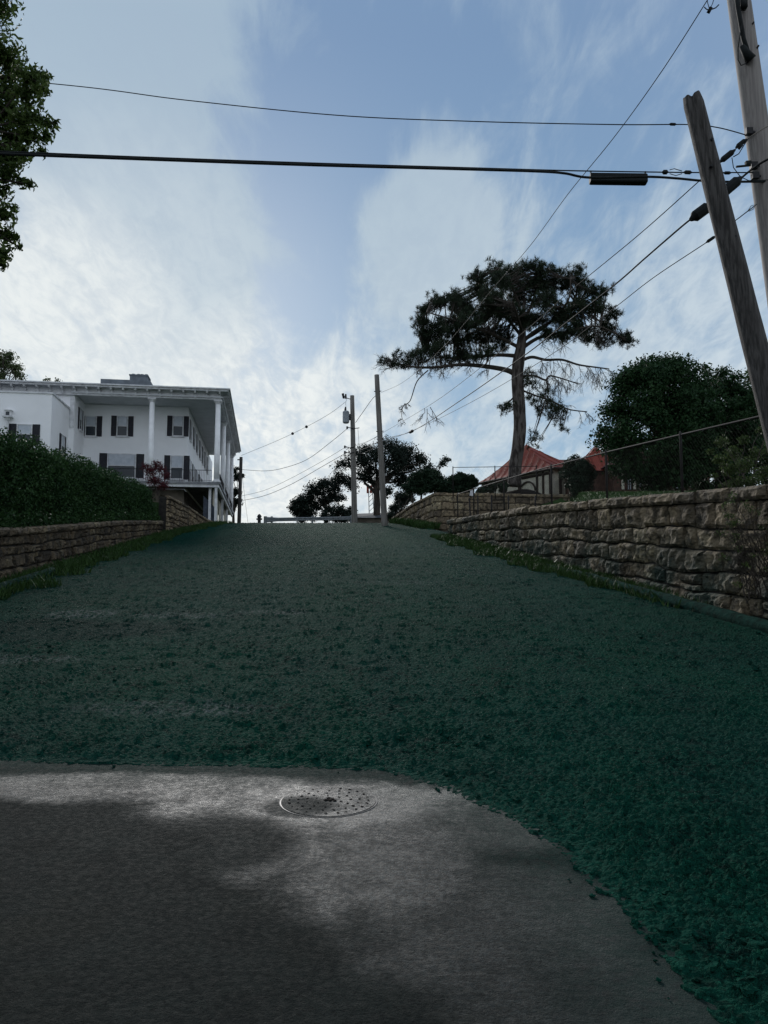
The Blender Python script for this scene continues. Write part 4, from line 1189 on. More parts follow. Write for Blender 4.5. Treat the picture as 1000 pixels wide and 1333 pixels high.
cable('guy_wire', 'thin slack guy wire beside the far left pole', 'guy wire', [P(315, 615, 72), P(319, 650, 72), P(323, 682, 72)], .012)

# ------------------------------------------------------------------ far objects at crest
mb = MB()
zr = P(350, 678, 66)
r = root('guardrail', 'steel guardrail with flared end on posts along the crest road', 'guardrail', (zr.x, 66, zr.z-1))
pr = [(0, -.16), (-.05, -.11), (-.05, -.05), (0, 0), (-.05, .05), (-.05, .11), (0, .16)]
vs = []; N = 24
for i in range(N+1):
    f = i/N; q = P(346, 676.5, 64).lerp(P(462, 674.5, 70), f); k = 1.5-.5*min(1, f*8)
    for a, z in pr: vs.append(q+Vector((0, a, z*k)))
mb.add(vs, [(i*7+j, (i+1)*7+j, (i+1)*7+j+1, i*7+j+1) for i in range(N) for j in range(6)]); mb.build('rail_beam', M_galv, r)
for f in (.06, .5, .95):
    q = P(346, 676.5, 64).lerp(P(462, 674.5, 70), f); mb = MB(); mb.bx((q.x-.08, q.y+.02, q.z-1.4), (q.x+.08, q.y+.2, q.z+.28)); mb.build('post', M_galv, r)
mb = MB(); q = P(345.5, 676.5, 64); mb.tube([q+Vector((0, .0, -.28)), q+Vector((0, 0, .28))], .14, 10); mb.build('rail_end', M_galv, r)
hq = P(337.5, 684, 60); hz = hq.z
r = root('fire_hydrant', 'small dark fire hydrant silhouetted at the crest beside the guardrail end', 'fire hydrant', (hq.x, 60, hz))
mb = MB(); c = Vector((hq.x, 60, hz))
mb.tube([c, c+Vector((0, 0, .08)), c+Vector((0, 0, .1)), c+Vector((0, 0, .62)), c+Vector((0, 0, .66)), c+Vector((0, 0, .72)), c+Vector((0, 0, .82)), c+Vector((0, 0, .9))], [.19, .19, .13, .13, .18, .18, .12, .04], 14)
mb.build('barrel', M_iron, r)
for s in (-1, 1):
    mb = MB(); mb.cone(c+Vector((0, 0, .5)), c+Vector((s*.22, 0, .5)), .07, .07, 10); mb.build('nozzle', M_iron, r)
# small shed roof beyond crest + paving sheet
q = P(482, 672, 80)
r = root('shed', 'low dark roofed shed under the far tree past the crest', 'shed', (q.x, 80, q.z-2))
mb = MB(); mb.bx((q.x-2, 79, q.z-4), (q.x+3.0, 83, q.z-.3)); mb.build('wall', M_base, r)
mb = MB(); mb.add([(q.x-2.4, 78.6, q.z-.28), (q.x+3.4, 78.6, q.z-.28), (q.x+3.4, 83.4, q.z-.28), (q.x-2.4, 83.4, q.z-.28), (q.x-2.0, 81, q.z+.35), (q.x+3.0, 81, q.z+.5)],
    [(0, 1, 5, 4), (2, 3, 4, 5), (0, 4, 3), (1, 2, 5), (0, 3, 2, 1)]); mb.build('roof', M_roofgrey, r)
# radio mast seen through the tree
r = root('radio_mast', 'thin faint lattice mast seen through the gap under the far tree', 'mast', tuple(P(484, 690, 95)))
mb = MB()
for s in (-.22, .22): mb.tube([P(485, 690, 95)+Vector((s*1.6, 0, 0)), P(482, 630, 95)+Vector((s, 0, 0))], .05, 4)
for i in range(10): 
    f = i/10; a = P(485, 690, 95).lerp(P(482, 630, 95), f); b_ = P(485, 690, 95).lerp(P(482, 630, 95), f+.1); mb.tube([a+Vector((-.3, 0, 0)), b_+Vector((.3, 0, 0))], .03, 4)
mb.build('lattice', M_galv, r)
mb = MB(); 
for s in (-.4, 0, .4): mb.tube([P(483, 642, 95)+Vector((s, 0, 0)), P(483, 632, 95)+Vector((s, 0, 0))], .14, 6)
mb.build('antenna', M_redroof, r)

# ------------------------------------------------------------------ trees
def hid(p, zground): return Vector((p.x, p.y, zground))
def tree(name, label, cat, base, crown_c, rx, ry, rz, nclump, nleaf, size, mat, tr, seed, cr=(.35, .6), aspect=.55, bark=M_bark2, group=None, fill=.35, limbs=9, zmin=-9, shell=.35, lump=.18, extra=None, jitter=.35, squash=.8):
    r = root(name, label, cat, tuple(base), group=group)
    rn = random.Random(seed)
    cl = ellipsoid_clumps(crown_c, rx, ry, rz, nclump, cr[0], cr[1], seed, fill, zmin, lump)
    if extra: cl += extra
    leaf_object('crown', cl, nleaf, size, mat, r, shell=shell, aspect=aspect, jitter=jitter, squash=squash, soft=.5)
    mb = MB(); c = Vector(crown_c); b = Vector(base)
    fork = b.lerp(Vector((c.x, c.y, c.z)), .55)
    branch(mb, b, fork, tr, tr*.75, 0, .03, 6, 10, rn)
    for i in range(limbs):
        q = cl[rn.randrange(len(cl))][0]
        branch(mb, b.lerp(fork, rn.uniform(.6, 1)), q, tr*.45, tr*.08, -.08, .08, 6, 5, rn)
    mb.build('trunk', bark, r, smooth=True)
    return r
# maple behind right wall
mY = 37
mc_ = P(857, 555, mY)
tree('maple_tree', 'big dense dark green round tree on the lawn behind right wall', 'tree', hid(mc_, lawn_z(6, mY)), mc_, 3.25, 3.0, 3.6, 190, 80000, .15, L_maple, .22, 21, (.5, .85), lump=.12, shell=.2, fill=.55, jitter=.9,
     extra=[(P(905, 482, mY), .6), (P(915, 500, mY), .8), (P(900, 520, mY), .9), (P(925, 530, mY), .9), (P(885, 472, mY), .55), (P(845, 478, mY), .6), (P(858, 474, mY), .6), (P(872, 482, mY), .6), (P(822, 487, mY), .5), (P(895, 500, mY), .6), (P(790, 560, mY), .6), (P(797, 590, mY), .6), (P(783, 560, mY-.5), .4), (P(800, 612, mY), .5), (P(870, 615, mY-1), .7), (P(840, 612, mY-1), .7), (P(900, 610, mY-1), .7)])
m2 = P(932, 562, 39)
tree('maple_tree', 'dark narrower tree with spiky top close right of the big round tree', 'tree', hid(m2, lawn_z(6, 39)), m2, 2.7, 2.4, 3.5, 140, 44000, .15, L_maple, .16, 22, (.4, .65), shell=.2, fill=.5, jitter=.9,
     extra=[(P(919, 478, 39), .28), (P(921, 486, 39), .4), (P(936, 492, 39), .35), (P(940, 484, 39), .25), (P(947, 498, 39), .35), (P(955, 510, 39), .4), (P(960, 503, 39), .25)])
m3 = P(992, 555, 44)
tree('maple_tree', 'lighter green tree at the right edge behind the leaning pole', 'tree', hid(m3, 6.6), m3, 3.1, 2.6, 3.6, 120, 36000, .17, L_back, .18, 23, (.45, .8), shell=.2, fill=.5, jitter=.9)
m4 = P(1120, 500, 40)
tree('maple_tree', 'large green tree beyond the right edge of the picture', 'tree', hid(m4, 6.2), m4, 4.2, 4, 5.5, 50, 12000, .2, L_back, .3, 24, (.7, 1.2))
# shrub round
sY = 41
sc = P(752, 622, sY)
r = root('round_shrub', 'rounded clipped dark shrub in front of the red roofed house', 'shrub', (sc.x, sY, lawn_z(3, sY)-.2))
cl = ellipsoid_clumps(sc, .98, 1.0, 1.3, 60, .25, .4, 4, .4, lump=.1)
leaf_object('foliage', cl, 16000, .10, L_cedar, r, shell=.3)
mb = MB(); branch(mb, (sc.x, sY, sc.z-1.5), sc, .07, .03, n=4); mb.build('stem', M_bark2, r)
# bushes around and behind mid wall
def bush(label, pts, Y, n, size, mat, cat='shrub', name='juniper_bush', zb=None, group=None):
    c0 = P(pts[0][0], pts[0][1], Y); cl = []
    rn = random.Random(int(pts[0][0]))
    for px, py, rpx in pts:
        c = P(px, py, Y); R_ = rpx*Y/1000
        cl.append((c, R_*.8))
        for k in range(10):
            d = Vector((rn.gauss(0, 1), rn.gauss(0, 1), rn.gauss(0, 1))).normalized(); cl.append((c+d*R_*.7, R_*rn.uniform(.3, .5)))
    zb = zb if zb is not None else min(c[0].z-c[1] for c in cl)-.3
    r = root(name, label, cat, (c0.x, Y, zb), group=group)
    leaf_object('foliage', cl, n, size, mat, r, shell=.3)
    mb = MB()
    for px, py, rpx in pts[:4]: branch(mb, (P(px, py, Y).x, Y, zb), P(px, py, Y), .08, .03, n=4)
    mb.build('stem', M_bark2, r); return r
bush('spreading dark green juniper on top of the tan corner wall', [(548, 626, 19), (566, 626, 19), (536, 634, 13), (580, 630, 16), (558, 618, 13), (590, 634, 13)], 52, 20000, .14, L_cedar)
bush('low juniper right of the larger one, beside the fence post', [(600, 628, 15), (612, 630, 13), (588, 630, 12), (616, 626, 9)], 50, 11000, .14, L_cedar)
bush('low shrub below the red roof eave', [(640, 636, 9), (655, 634, 8), (628, 638, 8)], 49, 4000, .13, L_cedar)
# small trees at crest
def fartree(label, pts, Y, n, base, size, seed, tr=.25, limbs=14, group='dark trees beyond the crest', mat=L_oak, name='oak_tree'):
    rn = random.Random(seed); cl = []
    for px, py, rpx in pts:
        c = P(px, py, Y+rn.uniform(-1.5, 1.5)); R_ = rpx*Y/1000
        for k in range(8):
            d = Vector((rn.gauss(0, 1), rn.gauss(0, 1), rn.gauss(0, .7))).normalized(); cl.append((c+d*R_*rn.uniform(.2, 1.05), R_*rn.uniform(.5, .95)))
    b = P(base[0], base[1], Y); b.z -= 1.0
    r = root(name, label, 'tree', tuple(b), group=group)
    leaf_object('crown', cl, n, size, mat, r, shell=.05, soft=.85)
    mb = MB(); hub = P(base[0], base[2], Y)
    branch(mb, b, hub, tr, tr*.7, 0, .02, 6, 10, rn)
    for i in range(limbs):
        q = P(pts[i % len(pts)][0], pts[i % len(pts)][1], Y); branch(mb, b.lerp(hub, rn.uniform(.7, 1)), q, tr*.45, tr*.1, -.06, .1, 7, 5, rn)
    mb.build('trunk', M_bark2, r, smooth=True); return r
fartree('big dark spreading tree behind the two crest poles', [(490, 590, 16), (512, 584, 16), (530, 592, 16), (470, 600, 15), (450, 606, 13), (445, 622, 11), (510, 600, 18), (490, 612, 14), (530, 608, 14), (548, 600, 12), (560, 612, 10), (473, 622, 12), (520, 625, 12), (540, 628, 14), (458, 632, 10), (575, 604, 6), (582, 598, 5), (505, 640, 8), (520, 650, 10), (478, 584, 10)], 80, 26000, (491, 690, 625), .22, 31, .42)
fartree('rounded dark tree left of the transformer pole', [(420, 632, 12), (408, 640, 12), (430, 640, 12), (438, 628, 10), (400, 652, 10), (424, 652, 12), (442, 650, 8), (410, 660, 9), (432, 664, 8)], 84, 13000, (424, 690, 655), .2, 32, .22)
fartree('smallest low dark tree at the left end of the crest trees', [(392, 655, 9), (384, 662, 8), (398, 664, 9), (390, 670, 8), (404, 672, 8)], 82, 9000, (392, 695, 672), .2, 33, .15)
fartree('low dark bush just left of the transformer pole foot', [(446, 666, 9), (436, 672, 8), (455, 668, 7), (425, 674, 7), (452, 674, 8)], 78, 8000, (445, 692, 676), .18, 34, .1)
fartree('dark small tree beside the bare pole and tan wall', [(515, 662, 9), (525, 655, 8), (533, 648, 8), (510, 672, 7), (520, 646, 7)], 72, 7000, (520, 690, 668), .18, 35, .12)
fartree('dark leafy tree half hidden behind the mansion columns', [(307, 612, 6), (309, 622, 6), (306, 640, 6), (308, 650, 6), (305, 660, 5), (314, 618, 4)], 92, 3000, (304, 690, 660), .25, 36, .2, 6)
# pale tree behind the mansion
fartree('pale leafy tree rising above the mansion roof at left edge', [(5, 470, 14), (16, 478, 12), (-8, 465, 16), (22, 488, 9), (0, 488, 12), (12, 462, 8)], 85, 5200, (-5, 690, 520), .24, 37, .3, 12, 'trees behind the mansion', L_far, 'pale_tree')
fartree('topmost twigs of a tree poking just over the mansion roof', [(62, 495, 5), (75, 495, 4), (55, 500, 6)], 90, 260, (62, 690, 515), .22, 38, .1, 8, 'trees behind the mansion', L_far, 'pale_tree')

# ------------------------------------------------------------------ pine
pY = 50
def pp(cx, cy, dY=0): return P(480+cx/2.7778, 320+cy/2.7778, pY+dY)     # from the crop's own pixels
pbase = pp(527, 860); pbase.z -= .2
pine = root('pine_tree', 'tall flat topped pine with bare drooping dead limbs and thick bare trunk', 'pine tree', tuple(pbase))
rn = random.Random(77)
tk = MB()
trunk_pts = [pp(527, 870), pp(530, 800), pp(540, 730), pp(547, 660), pp(545, 590), pp(540, 520), pp(538, 460), pp(545, 400), pp(553, 350), pp(556, 300), pp(560, 240), pp(565, 180)]
tk.tube(spline(trunk_pts, 5), [r_ for r_ in np.interp(np.linspace(0, 1, 56), [0, .05, .15, .4, .6, .7, .8, 1], [.48, .43, .41, .41, .39, .34, .24, .06])], 18, prof=lambda a, f: 1+.07*noise.noise(Vector((math.cos(a)*4, math.sin(a)*4, f*14))))
tk.build('trunk', M_bark, pine, smooth=True)
lb = MB(); tw = MB(); nd_c = []
def limb(pl, r0, r1=.03, leafy=True):
    ps = spline([pp(*q) for q in pl], 6); lb.tube(ps, [1.19*(r0+(r1-r0)*i/(len(ps)-1)) for i in range(len(ps))], 7); return ps
left1 = limb([(538, 470), (500, 450), (420, 436), (330, 430, -.5), (230, 440, -1), (140, 435, -1.3), (60, 415, -1.5)], .17)
left2 = limb([(545, 400), (480, 395, .5), (390, 400, .8), (290, 405, .8), (200, 380, 1)], .13)
left3 = limb([(548, 370), (470, 330), (370, 290, -1.5), (280, 260, -2), (210, 240, -2)], .11)
left4 = limb([(555, 330), (490, 250, 1.5), (420, 180, 2), (390, 130, 2)], .1)
up1 = limb([(556, 300), (540, 200), (500, 120, -1), (470, 80, -1)], .1)
up2 = limb([(560, 280), (600, 180, 1), (610, 100, 1.2)], .1)
rt1 = limb([(552, 350), (600, 310), (680, 260, 1), (760, 200, 2), (800, 150, 2)], .13)
rt2 = limb([(555, 370), (620, 330), (720, 310, -1), (820, 290, -1.5), (900, 320, -1.5)], .12)
rt3 = limb([(552, 345), (640, 290), (720, 200, -2), (730, 120, -2)], .1)
bk = limb([(556, 320), (570, 260, 2.2), (600, 200, 4)], .1); fr_ = limb([(556, 320), (540, 260, -2.2), (520, 200, -4)], .1)
rb1 = limb([(552, 415), (590, 402), (640, 412), (700, 412), (760, 430), (830, 440), (870, 445)], .10)
rb2 = limb([(555, 470), (600, 470), (640, 485), (655, 470), (700, 480), (760, 500)], .07)
rb3 = limb([(550, 520), (600, 540), (660, 560), (720, 590), (790, 600)], .06)
hang = limb([(215, 450, -1), (175, 490, -1.2), (150, 560, -1.2), (125, 580, -1.2), (120, 620, -1.2), (135, 645, -1.2)], .035, .01)
# dead twigs
for ps, rng, d0, Lr, dr, cnt in ((rb1, (.25, 1), (0.2, 0, -.8), (.5, 1.25), .6, 24), (rb2, (.3, 1), (.3, 0, -.9), (.5, 1.2), .6, 15), (rb3, (.4, 1), (.4, 0, -.6), (.4, 1.0), .5, 13), (left1, (.55, 1), (-.8, 0, .1), (.35, .8), .05, 30), (left1, (.3, .8), (-.4, 0, -.5), (.25, .6), .3, 16), (hang, (.3, 1), (-.3, 0, -.4), (.15, .35), .3, 10), (rt2, (.2, .8), (.3, 0, -.6), (.5, 1.0), .4, 14), (left2, (.3, .9), (-.4, 0, -.3), (.3, .6), .2, 10)):
    for k in range(cnt):
        f = rn.uniform(*rng); p = ps[int(f*(len(ps)-1))]
        twig(tw, p, Vector(d0)+Vector((rn.gauss(0, .45), rn.gauss(0, .6), rn.gauss(0, .25))), rn.uniform(*Lr)*1.19, .02, 2, rn, dr)
# small broken branch caught on the wires
lb.build('limb', M_bark2, pine, smooth=True)
tw.build('dead_twigs', M_dead, pine)
def needle_pads():
    pads = []
    # canopy outline (crop pixels): top and bottom curves across x
    top = [(160, 290), (175, 250), (205, 200), (260, 180), (340, 165), (375, 105), (440, 70), (520, 62), (600, 62), (650, 75), (700, 78), (760, 90), (800, 130), (850, 165), (900, 250), (950, 335)]
    bot = [(160, 345), (205, 360), (300, 400), (400, 395), (500, 370), (560, 330), (650, 320), (700, 340), (780, 355), (850, 365), (900, 365), (950, 352)]
    tx, ty = zip(*top); bx_, by = zip(*bot)
    lumps = ((185, 275, 25), (215, 235, 25), (215, 330, 30), (245, 200, 25), (290, 210, 30), (330, 190, 28), (390, 120, 27), (400, 170, 35), (455, 80, 22), (470, 130, 35), (520, 92, 28), (580, 80, 26), (622, 88, 24), (600, 140, 35), (670, 105, 25), (700, 135, 32), (745, 98, 22), (770, 140, 28), (802, 165, 22), (848, 172, 16), (835, 220, 28), (882, 250, 20), (870, 300, 28), (915, 342, 22), (942, 342, 13), (850, 348, 20), (800, 320, 30), (740, 300, 34), (760, 230, 36), (690, 250, 38), (640, 200, 38), (550, 190, 38), (500, 230, 38), (430, 250, 38), (360, 262, 38), (300, 290, 36), (250, 300, 32), (330, 340, 34), (400, 330, 36), (470, 320, 34), (550, 262, 36), (610, 275, 34), (260, 372, 26), (205, 372, 22), (330, 390, 20), (650, 315, 22), (700, 325, 20), (480, 366, 16), (430, 380, 18), (525, 140, 34), (650, 150, 34), (340, 225, 30), (440, 190, 34))
    out = []
    for (lx_, ly_, lr) in lumps:
        dl = 2.6*math.sqrt(max(.05, 1-((lx_-555)/400)**2))*rn.uniform(-1, 1)
        for k in range(int(lr*lr/47)+3):
            a = rn.uniform(0, 6.28); q = rn.random()**.5*lr*.92
            out.append(pp(lx_+q*math.cos(a)*1.15, ly_+q*math.sin(a)*.85, dl+rn.gauss(0, lr*.014)))
    for k in range(36):     # left low shelf
        f = rn.random(); out.append(pp(150+260*f+rn.uniform(-10, 10), 385+25*math.sin(f*3)+rn.uniform(-14, 14), rn.uniform(-1.5, 1.5)))
    for k in range(26):     # shelf tip, sparse
        out.append(pp(rn.uniform(60, 190), rn.uniform(395, 445), rn.uniform(-1.5, .5)))
    for k in range(36):     # hanging right cluster
        x = rn.uniform(575, 705); yc = 500+(x-575)*.9; out.append(pp(x, yc+rn.uniform(-38, 62), rn.uniform(-1.2, 1.2)))
    for k in range(10): out.append(pp(rn.uniform(550, 600), rn.uniform(455, 510), rn.uniform(-.8, .8)))
    for k in range(7): out.append(pp(rn.uniform(470, 520), rn.uniform(570, 600), rn.uniform(-.5, .5)))
    for k in range(5): out.append(pp(rn.uniform(585, 615), rn.uniform(670, 730), rn.uniform(-.3, .3)))
    return out
pads = needle_pads()
NV = []
tb = MB(); allp = [p for ps in (left1, left2, left3, left4, up1, up2, rt1, rt2, rt3, bk, fr_, rb2, rb3) for p in ps]
for c in pads:
    q = min(allp, key=lambda a: (a-c).length); tb.tube([q, q.lerp(c, .5)+Vector((0, 0, -.08)), c], [.035, .025, .012], 4, cap=False)
    for k in range(rn.randint(3, 5)):
        cc_ = c+Vector((rn.gauss(0, .23), rn.gauss(0, .3), rn.gauss(0, .14)))
        ax = Vector((rn.gauss(0, .7), rn.gauss(0, .7), 1)).normalized()
        tb.tube([c, cc_], [.012, .008], 3, cap=False)
        for j in range(30):
            d = (Vector((rn.gauss(0, 1), rn.gauss(0, 1), rn.gauss(0, 1))).normalized()+ax*.55).normalized()
            Ln = rn.uniform(.16, .29); s = d.cross(Vector((rn.gauss(0, 1), rn.gauss(0, 1), rn.gauss(0, 1)))).normalized()*.012
            st_ = cc_+ax*rn.uniform(-.12, .12)
            NV.append((st_-s, st_+s, st_+d*Ln+s*.5, st_+d*Ln-s*.5))
raw_quads('crown', np.array([[tuple(v) for v in q] for q in NV]), L_pine, pine)
tb.build('branchlets', M_bark2, pine)
# snagged branch on the wires
mb = MB(); ws = P(555, 535, 36)
twig(mb, P(560, 530, 37), Vector((.4, 0, -.5)), .8, .02, 2, rn, .3); twig(mb, P(553, 532, 37), Vector((.1, 0, -1)), .9, .018, 2, rn, .4); twig(mb, P(556, 532, 37), Vector((-.4, 0, -.9)), .8, .018, 2, rn, .2)
tag(mb.build('fallen_branch', M_dead), 'small bare broken branch caught on the diagonal wires left of pine', 'branch')

# near left tree
nY = 10.0
nb_ = Vector((-9.6, 11.5, 2.3))
r = root('ash_tree', 'near leafy tree reaching into the picture along the left edge', 'tree', tuple(nb_))
cl = []; rn = random.Random(9)
near = ((2, 8, 15), (-20, 0, 40), (8, 75, 22), (20, 95, 20), (38, 102, 20), (52, 98, 14), (5, 120, 25), (35, 122, 18), (55, 118, 13), (12, 145, 22), (30, 155, 20), (48, 155, 16), (64, 162, 12), (72, 160, 6), (15, 180, 24), (40, 178, 16), (60, 178, 10), (10, 205, 22), (30, 200, 14), (55, 198, 8), (8, 228, 16), (28, 236, 10), (40, 240, 7), (4, 250, 12), (5, 278, 14), (18, 272, 7), (3, 305, 16), (18, 310, 9), (26, 322, 5), (5, 330, 12), (2, 345, 8), (-30, 60, 50), (-30, 130, 55), (-35, 200, 50), (-40, 270, 45), (-45, 330, 40))
for px, py, rp_ in near: cl.append((P(px, py, nY+rn.uniform(-.5, .5)), rp_*nY/1000*1.05))
tips = list(cl)
leaf_object('crown', cl, 14500, .095, L_near, r, shell=.05, aspect=.36, squash=.75, soft=.8)
big = ellipsoid_clumps((-9.0, 11.5, 8.5), 3.6, 3.2, 3.4, 60, .5, .8, 3)
big = [c for c in big if not (c[0].x/c[0].y > -.56)]
leaf_object('crown', big, 14000, .12, L_near, r, shell=.2, aspect=.34)
mb = MB(); branch(mb, nb_-Vector((0, 0, .3)), (-9.3, 11.2, 8), .28, .2, n=8, sides=12, rnd=rn)
for c, q in tips:
    s = Vector((-9.3, 11.2, rn.uniform(5, 9))); branch(mb, s, c, .06, .01, -.05, .05, 7, 5, rn)
    for k in range(4): 
        d = Vector((rn.gauss(0, 1), rn.gauss(0, 1), rn.gauss(0, 1))).normalized()*q*.9; mb.tube([c, c+d], [.008, .004], 4)
mb.build('trunk', M_bark2, r, smooth=True)

# sapling on the right wall, brush in front
sY_ = 15
sb = Vector((xr(sY_)+1.1, sY_, wall_top_r(sY_)-.1))
r = root('sapling', 'thin light green sapling on top of the right stone wall', 'sapling', tuple(sb))
cl = []
for px, py, rp_ in ((940, 575, 9), (955, 590, 12), (968, 572, 8), (950, 610, 12), (970, 605, 12), (985, 590, 10), (935, 598, 8), (960, 630, 12), (980, 628, 12), (995, 615, 12), (945, 632, 8), (1005, 580, 12), (1010, 640, 14), (925, 588, 5), (990, 560, 6), (1000, 548, 6), (930, 620, 5)): cl.append((P(px, py, sY_+random.uniform(-.5, .5)), rp_*sY_/1000*1.1))
leaf_object('crown', cl, 4200, .06, L_sap, r, shell=.1, aspect=.45, jitter=.8)
mb = MB()
for c, q in cl: branch(mb, sb+Vector((random.uniform(-.3, .3), 0, 0)), c, .016, .004, -.02, .06, 6, 5)
mb.build('trunk', M_bark2, r)
r = root('thorny_brush', 'leafless twiggy brush hanging down the right stone wall face', 'brush', (xr(13)+.1, 13, wall_top_r(13)))
mb = MB(); rn = random.Random(4); cl = []
for k in range(26):
    px = rn.uniform(935, 1010); q = P(px, rn.uniform(640, 760), 12.3)
    s = P(rn.uniform(965, 1010), rn.uniform(745, 790), 12.4)
    branch(mb, s, q, .012, .003, -.03, .08, 7, 5, rn); 
    for j in range(2): twig(mb, s.lerp(q, rn.uniform(.4, 1)), (q-s).normalized()+Vector((rn.gauss(0, .6), -.2, rn.gauss(0, .4))), rn.uniform(.2, .5), .005, 1, rn, .1)
    cl.append((q, .10))
mb.build('stems', M_bark2, r)
leaf_object('leaves', cl, 700, .04, L_sap, r, shell=.1, jitter=1)

# mound at pine foot
mq = pbase
mb = MB(); vs = []; fs = []; N = 20; M_ = 8
for i in range(M_+1):
    rr_ = 1-i/M_
    for j in range(N):
        a = 2*math.pi*j/N; vs.append(Vector((mq.x+.4+3.6*rr_*math.cos(a), mq.y+1.9*rr_*math.sin(a), mq.z-1.75+1.6*(1-rr_**1.7)+.08*noise.noise(Vector((rr_*3*math.cos(a), rr_*3*math.sin(a), 0))))))
for i in range(M_):
    for j in range(N): fs.append((i*N+j, i*N+(j+1) % N, (i+1)*N+(j+1) % N, (i+1)*N+j))
mb.add(vs, fs); o = mb.build('planting_bed', M_mound, smooth=True); o['kind'] = 'structure'

# ------------------------------------------------------------------ red roofed house
A_ = P(722, 608, 53); B_ = P(622, 628.5, 61); ez = (A_.z+B_.z)/2
A_ = Vector((A_.x, 53, P(722, 608, 53).z)); B_ = Vector((B_.x, 61, P(622, 628.5, 61).z))
ez = A_.z; B_ = P(622, 628.5, (ez-EYE)/(ray(622, 628.5).z/ray(622, 628.5).y)); 
AP = P(685, 578.5, (A_.y+B_.y)/2+1.6)
rh = root('red_roof_house', 'low house with flared red metal pyramid roof behind the pine trunk', 'house', (A_.x, A_.y, 6.3))
def face_curve(a, b, apex, n=7, sag=.9):
    """one flared roof face from eave a-b to apex; returns rows"""
    rows = []
    for i in range(n+1):
        f = i/n; z = a.z+(apex.z-a.z)*(f**1.25)
        l = a.lerp(apex, f); r_ = b.lerp(apex, f); l.z = z; r_.z = z; rows.append((l, r_))
    return rows
def roof_face(mb, sm, a, b, apex, nseam=10):
    rows = face_curve(a, b, apex); vs = [v for r_ in rows for v in r_]
    mb.add(vs, [(2*i, 2*i+1, 2*i+3, 2*i+2) for i in range(len(rows)-1)])
    nrm = (b-a).cross(apex-a).normalized()
    if nrm.z < 0: nrm = -nrm
    e = (b-a)
    for k in range(nseam+1):
        u = k/nseam; pts_ = []
        # seams run straight up the slope and stop at the hip
        up = (apex-(a+e*.5)); fmax = 1-abs(u-.5)*2
        if fmax < .08: continue
        for i in range(8):
            f = fmax*i/7; q = a+e*u+up*f; q.z = a.z+(apex.z-a.z)*(f**1.25); pts_.append(q+nrm*.03)
        sm.tube(pts_, .022, 4)
dAB = (B_-A_); dAB.z = 0; perp = Vector((-dAB.y, dAB.x, 0)).normalized()
if perp.y < 0: perp = -perp
mid = (A_+B_)/2
half = (AP-mid).dot(perp) ; half = max(half, 1.5)
C_ = B_+perp*2*half; D_ = A_+perp*2*half
for v in (B_, C_, D_): v.z = ez
m1 = MB(); s1 = MB(); roof_face(m1, s1, A_, B_, AP, 12)
m2b = MB(); s2 = MB()
roof_face(m2b, s2, D_, A_, AP, 5); roof_face(m2b, s2, C_, D_, AP, 8); roof_face(m2b, s2, B_, C_, AP, 5)
ro = m1.build('roof', M_redroof, rh); m2b.build('roof', M_redroof, rh); s1.build('standing_seams', M_redroof, ro); s2.build('standing_seams', M_redroof, ro)
def wallbox(mb, pts_, z0, z1, inset):
    c = sum(pts_, Vector())/len(pts_); q = [c+(p-c)*(1-inset) for p in pts_]
    n = len(q); vs = [Vector((p.x, p.y, z0)) for p in q]+[Vector((p.x, p.y, z1)) for p in q]
    mb.add(vs, [(i, (i+1) % n, n+(i+1) % n, n+i) for i in range(n)]); return q
mb = MB(); q = wallbox(mb, [A_, B_, C_, D_], 5.5, ez-.05, .10); mb.build('wall', M_cream, rh)
mb = MB(); mb.add([A_+Vector((0, 0, -.02)), B_+Vector((0, 0, -.02)), C_+Vector((0, 0, -.02)), D_+Vector((0, 0, -.02))], [(0, 1, 2, 3)])
for a, b_ in ((A_, B_), (B_, C_), (C_, D_), (D_, A_)): mb.tube([a+Vector((0, 0, -.06)), b_+Vector((0, 0, -.06))], .09, 4)
mb.build('eave', M_timber, rh)
mb = MB()
for f in (.03, .12, .2, .45, .7, .95):
    p = q[0].lerp(q[1], f); mb.tube([Vector((p.x, p.y-.06, 5.5)), Vector((p.x, p.y-.06, ez-.1))], .10, 4)
for f in (.2, .5, .8):
    p = q[3].lerp(q[0], f); mb.tube([Vector((p.x, p.y-.08, 5.5)), Vector((p.x, p.y-.08, ez-.1))], .10, 4)
mb.tube([Vector((q[0].x, q[0].y-.08, ez-.3)), Vector((q[1].x, q[1].y-.08, ez-.3))], .1, 4)
mb.build('timber_post', M_timber, rh)
# arch over cream panel
mb = MB(); p0 = q[0].lerp(q[1], .22); p1 = q[0].lerp(q[1], .44); arc = []
for i in range(9):
    a = math.pi*i/8; p = p0.lerp(p1, .5-.5*math.cos(a)); arc.append(Vector((p.x-.05, p.y-.1, ez-1.4+.75*math.sin(a))))
mb.tube(arc, .07, 4); mb.build('arch', M_timber, rh)
# link wing with brown roof and long window band
lk0 = P(715, 597, 57); zl = lk0.z
mb = MB(); ex0 = P(724, 612, 54); ez2 = ex0.z; xe = P(800, 612, 54).x
mb.add([(lk0.x-.5, 54, ez2), (xe, 54, ez2), (xe, 57.5, zl), (lk0.x-.5, 57.5, zl), (lk0.x-.5, 61, ez2), (xe, 61, ez2)], [(0, 1, 2, 3), (3, 2, 5, 4), (0, 4, 5, 1)]); mb.build('link_roof', M_brownroof, rh)
mb = MB(); mb.bx((lk0.x-.2, 54.6, 5.5), (xe, 60.5, ez2-.02)); mb.build('link_wall', M_brick, rh)
for px in (729, 795):
    mb = MB(); a = P(px-3, 622, 54.5); b_ = P(px+3, 638, 54.5); mb.bx((a.x, 54.5, b_.z), (b_.x, 54.597, a.z)); mb.build('window', M_blind_sky, rh)
